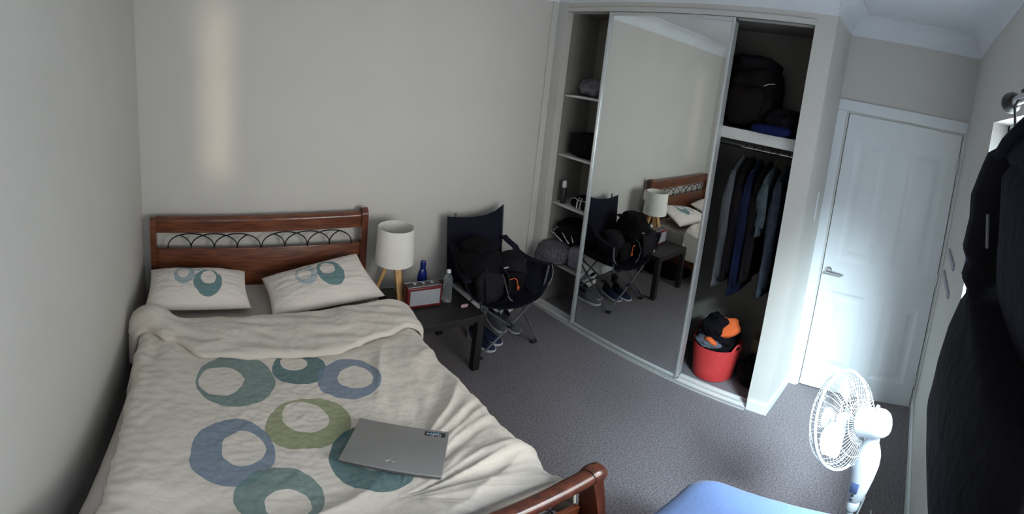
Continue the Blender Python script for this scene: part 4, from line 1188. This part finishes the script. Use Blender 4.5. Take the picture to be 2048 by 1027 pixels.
# ------------------------------------------------------------------ curtain rod and the jackets hung from it
rod = thing('curtain_rod', 'dark rod with ball finial above the window, jackets hanging from it', 'rod', (0.9, -3.05, 2.075))
b = bb(); tube(b, [(0.15, -3.05, 2.078), (1.475, -3.05, 2.078)], 0.010, 14); obj('rod', b, M_chrome, rod)
b = bb(); lathe(b, [(0, -0.012), (0.014, -0.010), (0.022, 0.008), (0.023, 0.020), (0.015, 0.034), (0, 0.038)], (1.480, -3.05, 2.078), 20, axis=(1, 0, 0)); obj('finial', b, M_plastic_b, rod)
for xx in (0.30, 1.40):
    b = bb(); tube(b, [(xx, YW + 0.017, 2.115), (xx, -3.09, 2.115), (xx, -3.05, 2.0905)], 0.006, 8); obj('bracket', b, M_plastic_b, rod)
def hung(name, label, cat, levels, m, seed, xh, extra=None):
    """levels: (z, x0, x1, y0, y1) cross sections from the top"""
    t = thing(name, label, cat, (xh, -3.05, levels[-1][0]))
    b = bb(); rg = []
    # resample
    Lv = []
    for A, B in zip(levels, levels[1:]):
        n = max(2, int(abs(A[0] - B[0]) / 0.02))
        for k in range(n): Lv.append([A[q] + (B[q] - A[q]) * (k / n) for q in range(5)])
    Lv.append(list(levels[-1]))
    for (z, x0, x1, y0, y1) in Lv:
        ring = []; cx, cy, a, c = (x0 + x1) / 2, (y0 + y1) / 2, (x1 - x0) / 2, (y1 - y0) / 2
        for q in range(72):
            an = 2 * PI * q / 72; ca, sa = math.cos(an), math.sin(an)
            k = (abs(ca) ** 3 + abs(sa) ** 3) ** (-1 / 3)
            w = 1 + 0.03 * nz(ca * 1.2 + seed, sa * 1.2, z * 2, 2.2) + 0.02 * nz(ca * 1.5, sa + seed, z * 5, 3)
            x = cx + a * ca * k * w; y = cy + c * sa * k * (w + 0.06 * nz(x * 2, z * 4, seed, 3))
            ring.append(Vector((x, max(-3.155, y), z)))
        rg.append(ring)
    loft(b, rg); obj('body', b, m, t, auto=False)
    b = bb(); z0 = levels[0][0]
    tube(b, [(xh, -3.05, z0 - 0.02), (xh, -3.05, z0 + 0.02), (xh, -3.038, 2.060), (xh, -3.050, 2.0925), (xh, -3.066, 2.078)], 0.003, 6)
    obj('hook', b, M_plastic_b, t)
    return t
t = hung('winter_jacket', 'dark navy winter jacket hung at the window, above and right of the black coat', 'jacket',
     [(2.045, 1.04, 1.15, -3.08, -3.035), (2.02, 1.00, 1.22, -3.10, -3.015), (1.985, 0.93, 1.27, -3.12, -3.005), (1.965, 0.86, 1.315, -3.13, -3.000), (1.95, 0.85, 1.315, -3.13, -3.010), (1.93, 0.85, 1.32, -3.13, -2.998), (1.87, 0.84, 1.32, -3.14, -3.006),
      (1.80, 0.84, 1.325, -3.14, -3.018), (1.74, 0.84, 1.325, -3.14, -3.032), (1.68, 0.85, 1.32, -3.14, -3.062), (1.40, 0.86, 1.32, -3.14, -3.066), (1.26, 0.86, 1.31, -3.13, -3.07)], M_coat2, 3, 1.09)
b = bb(); tube(b, [(1.06, -3.018, 2.035), (1.12, -3.004, 2.008), (1.20, -3.000, 1.985), (1.27, -3.004, 1.965)], 0.012, 10, flat=.7); obj('collar', b, M_coat2, t)
b = bb(); tube(b, [(1.322, -3.010, 1.86), (1.322, -3.020, 1.80)], 0.003, 8); obj('zip', b, M_steel, t)
t = hung('black_coat', 'long black lumpy coat hung below the finial with a lilac tag, reaching lowest', 'coat',
     [(1.985, 1.37, 1.42, -3.07, -3.03), (1.965, 1.335, 1.455, -3.10, -3.005), (1.92, 1.335, 1.470, -3.12, -2.996), (1.88, 1.335, 1.475, -3.12, -2.988), (1.835, 1.335, 1.475, -3.13, -2.995), (1.775, 1.335, 1.478, -3.13, -2.990), (1.750, 1.335, 1.475, -3.13, -3.004), (1.72, 1.335, 1.475, -3.12, -3.000), (1.700, 1.30, 1.46, -3.10, -3.012),
      (1.685, 1.10, 1.45, -3.09, -3.004), (1.66, 0.90, 1.46, -3.06, -2.997), (1.60, 0.88, 1.470, -3.055, -2.985), (1.52, 0.88, 1.475, -3.055, -2.978), (1.44, 0.88, 1.48, -3.055, -2.976), (1.34, 0.88, 1.48, -3.06, -2.995), (1.29, 0.88, 1.475, -3.06, -3.018), (1.275, 0.88, 1.475, -3.07, -3.034),
      (1.24, 0.88, 1.475, -3.08, -3.044), (1.16, 0.88, 1.47, -3.12, -3.070), (1.08, 0.88, 1.465, -3.135, -3.100), (0.90, 0.88, 1.46, -3.145, -3.110), (0.70, 0.88, 1.45, -3.148, -3.11)], M_coat, 8, 1.39)
b = bb(); box(b, 1.470, 1.475, -3.022, -3.006, 1.705, 1.745, 0.001); obj('tag', b, mat('lilac_tag', (0.45, 0.45, 0.75), 0.5), t, label='small lilac tag')
# thin cover strip on the pillar side
b = bb(); tube(b, [(3.42, YE - 0.004, 1.33), (3.42, YE - 0.004, 1.50), (3.425, YE - 0.004, 1.515)], 0.006, 8, flat=0.5)
tag(obj('cover_strip', b, M_trim), 'thin white vertical cover strip on the pillar side next to the door frame', 'strip')
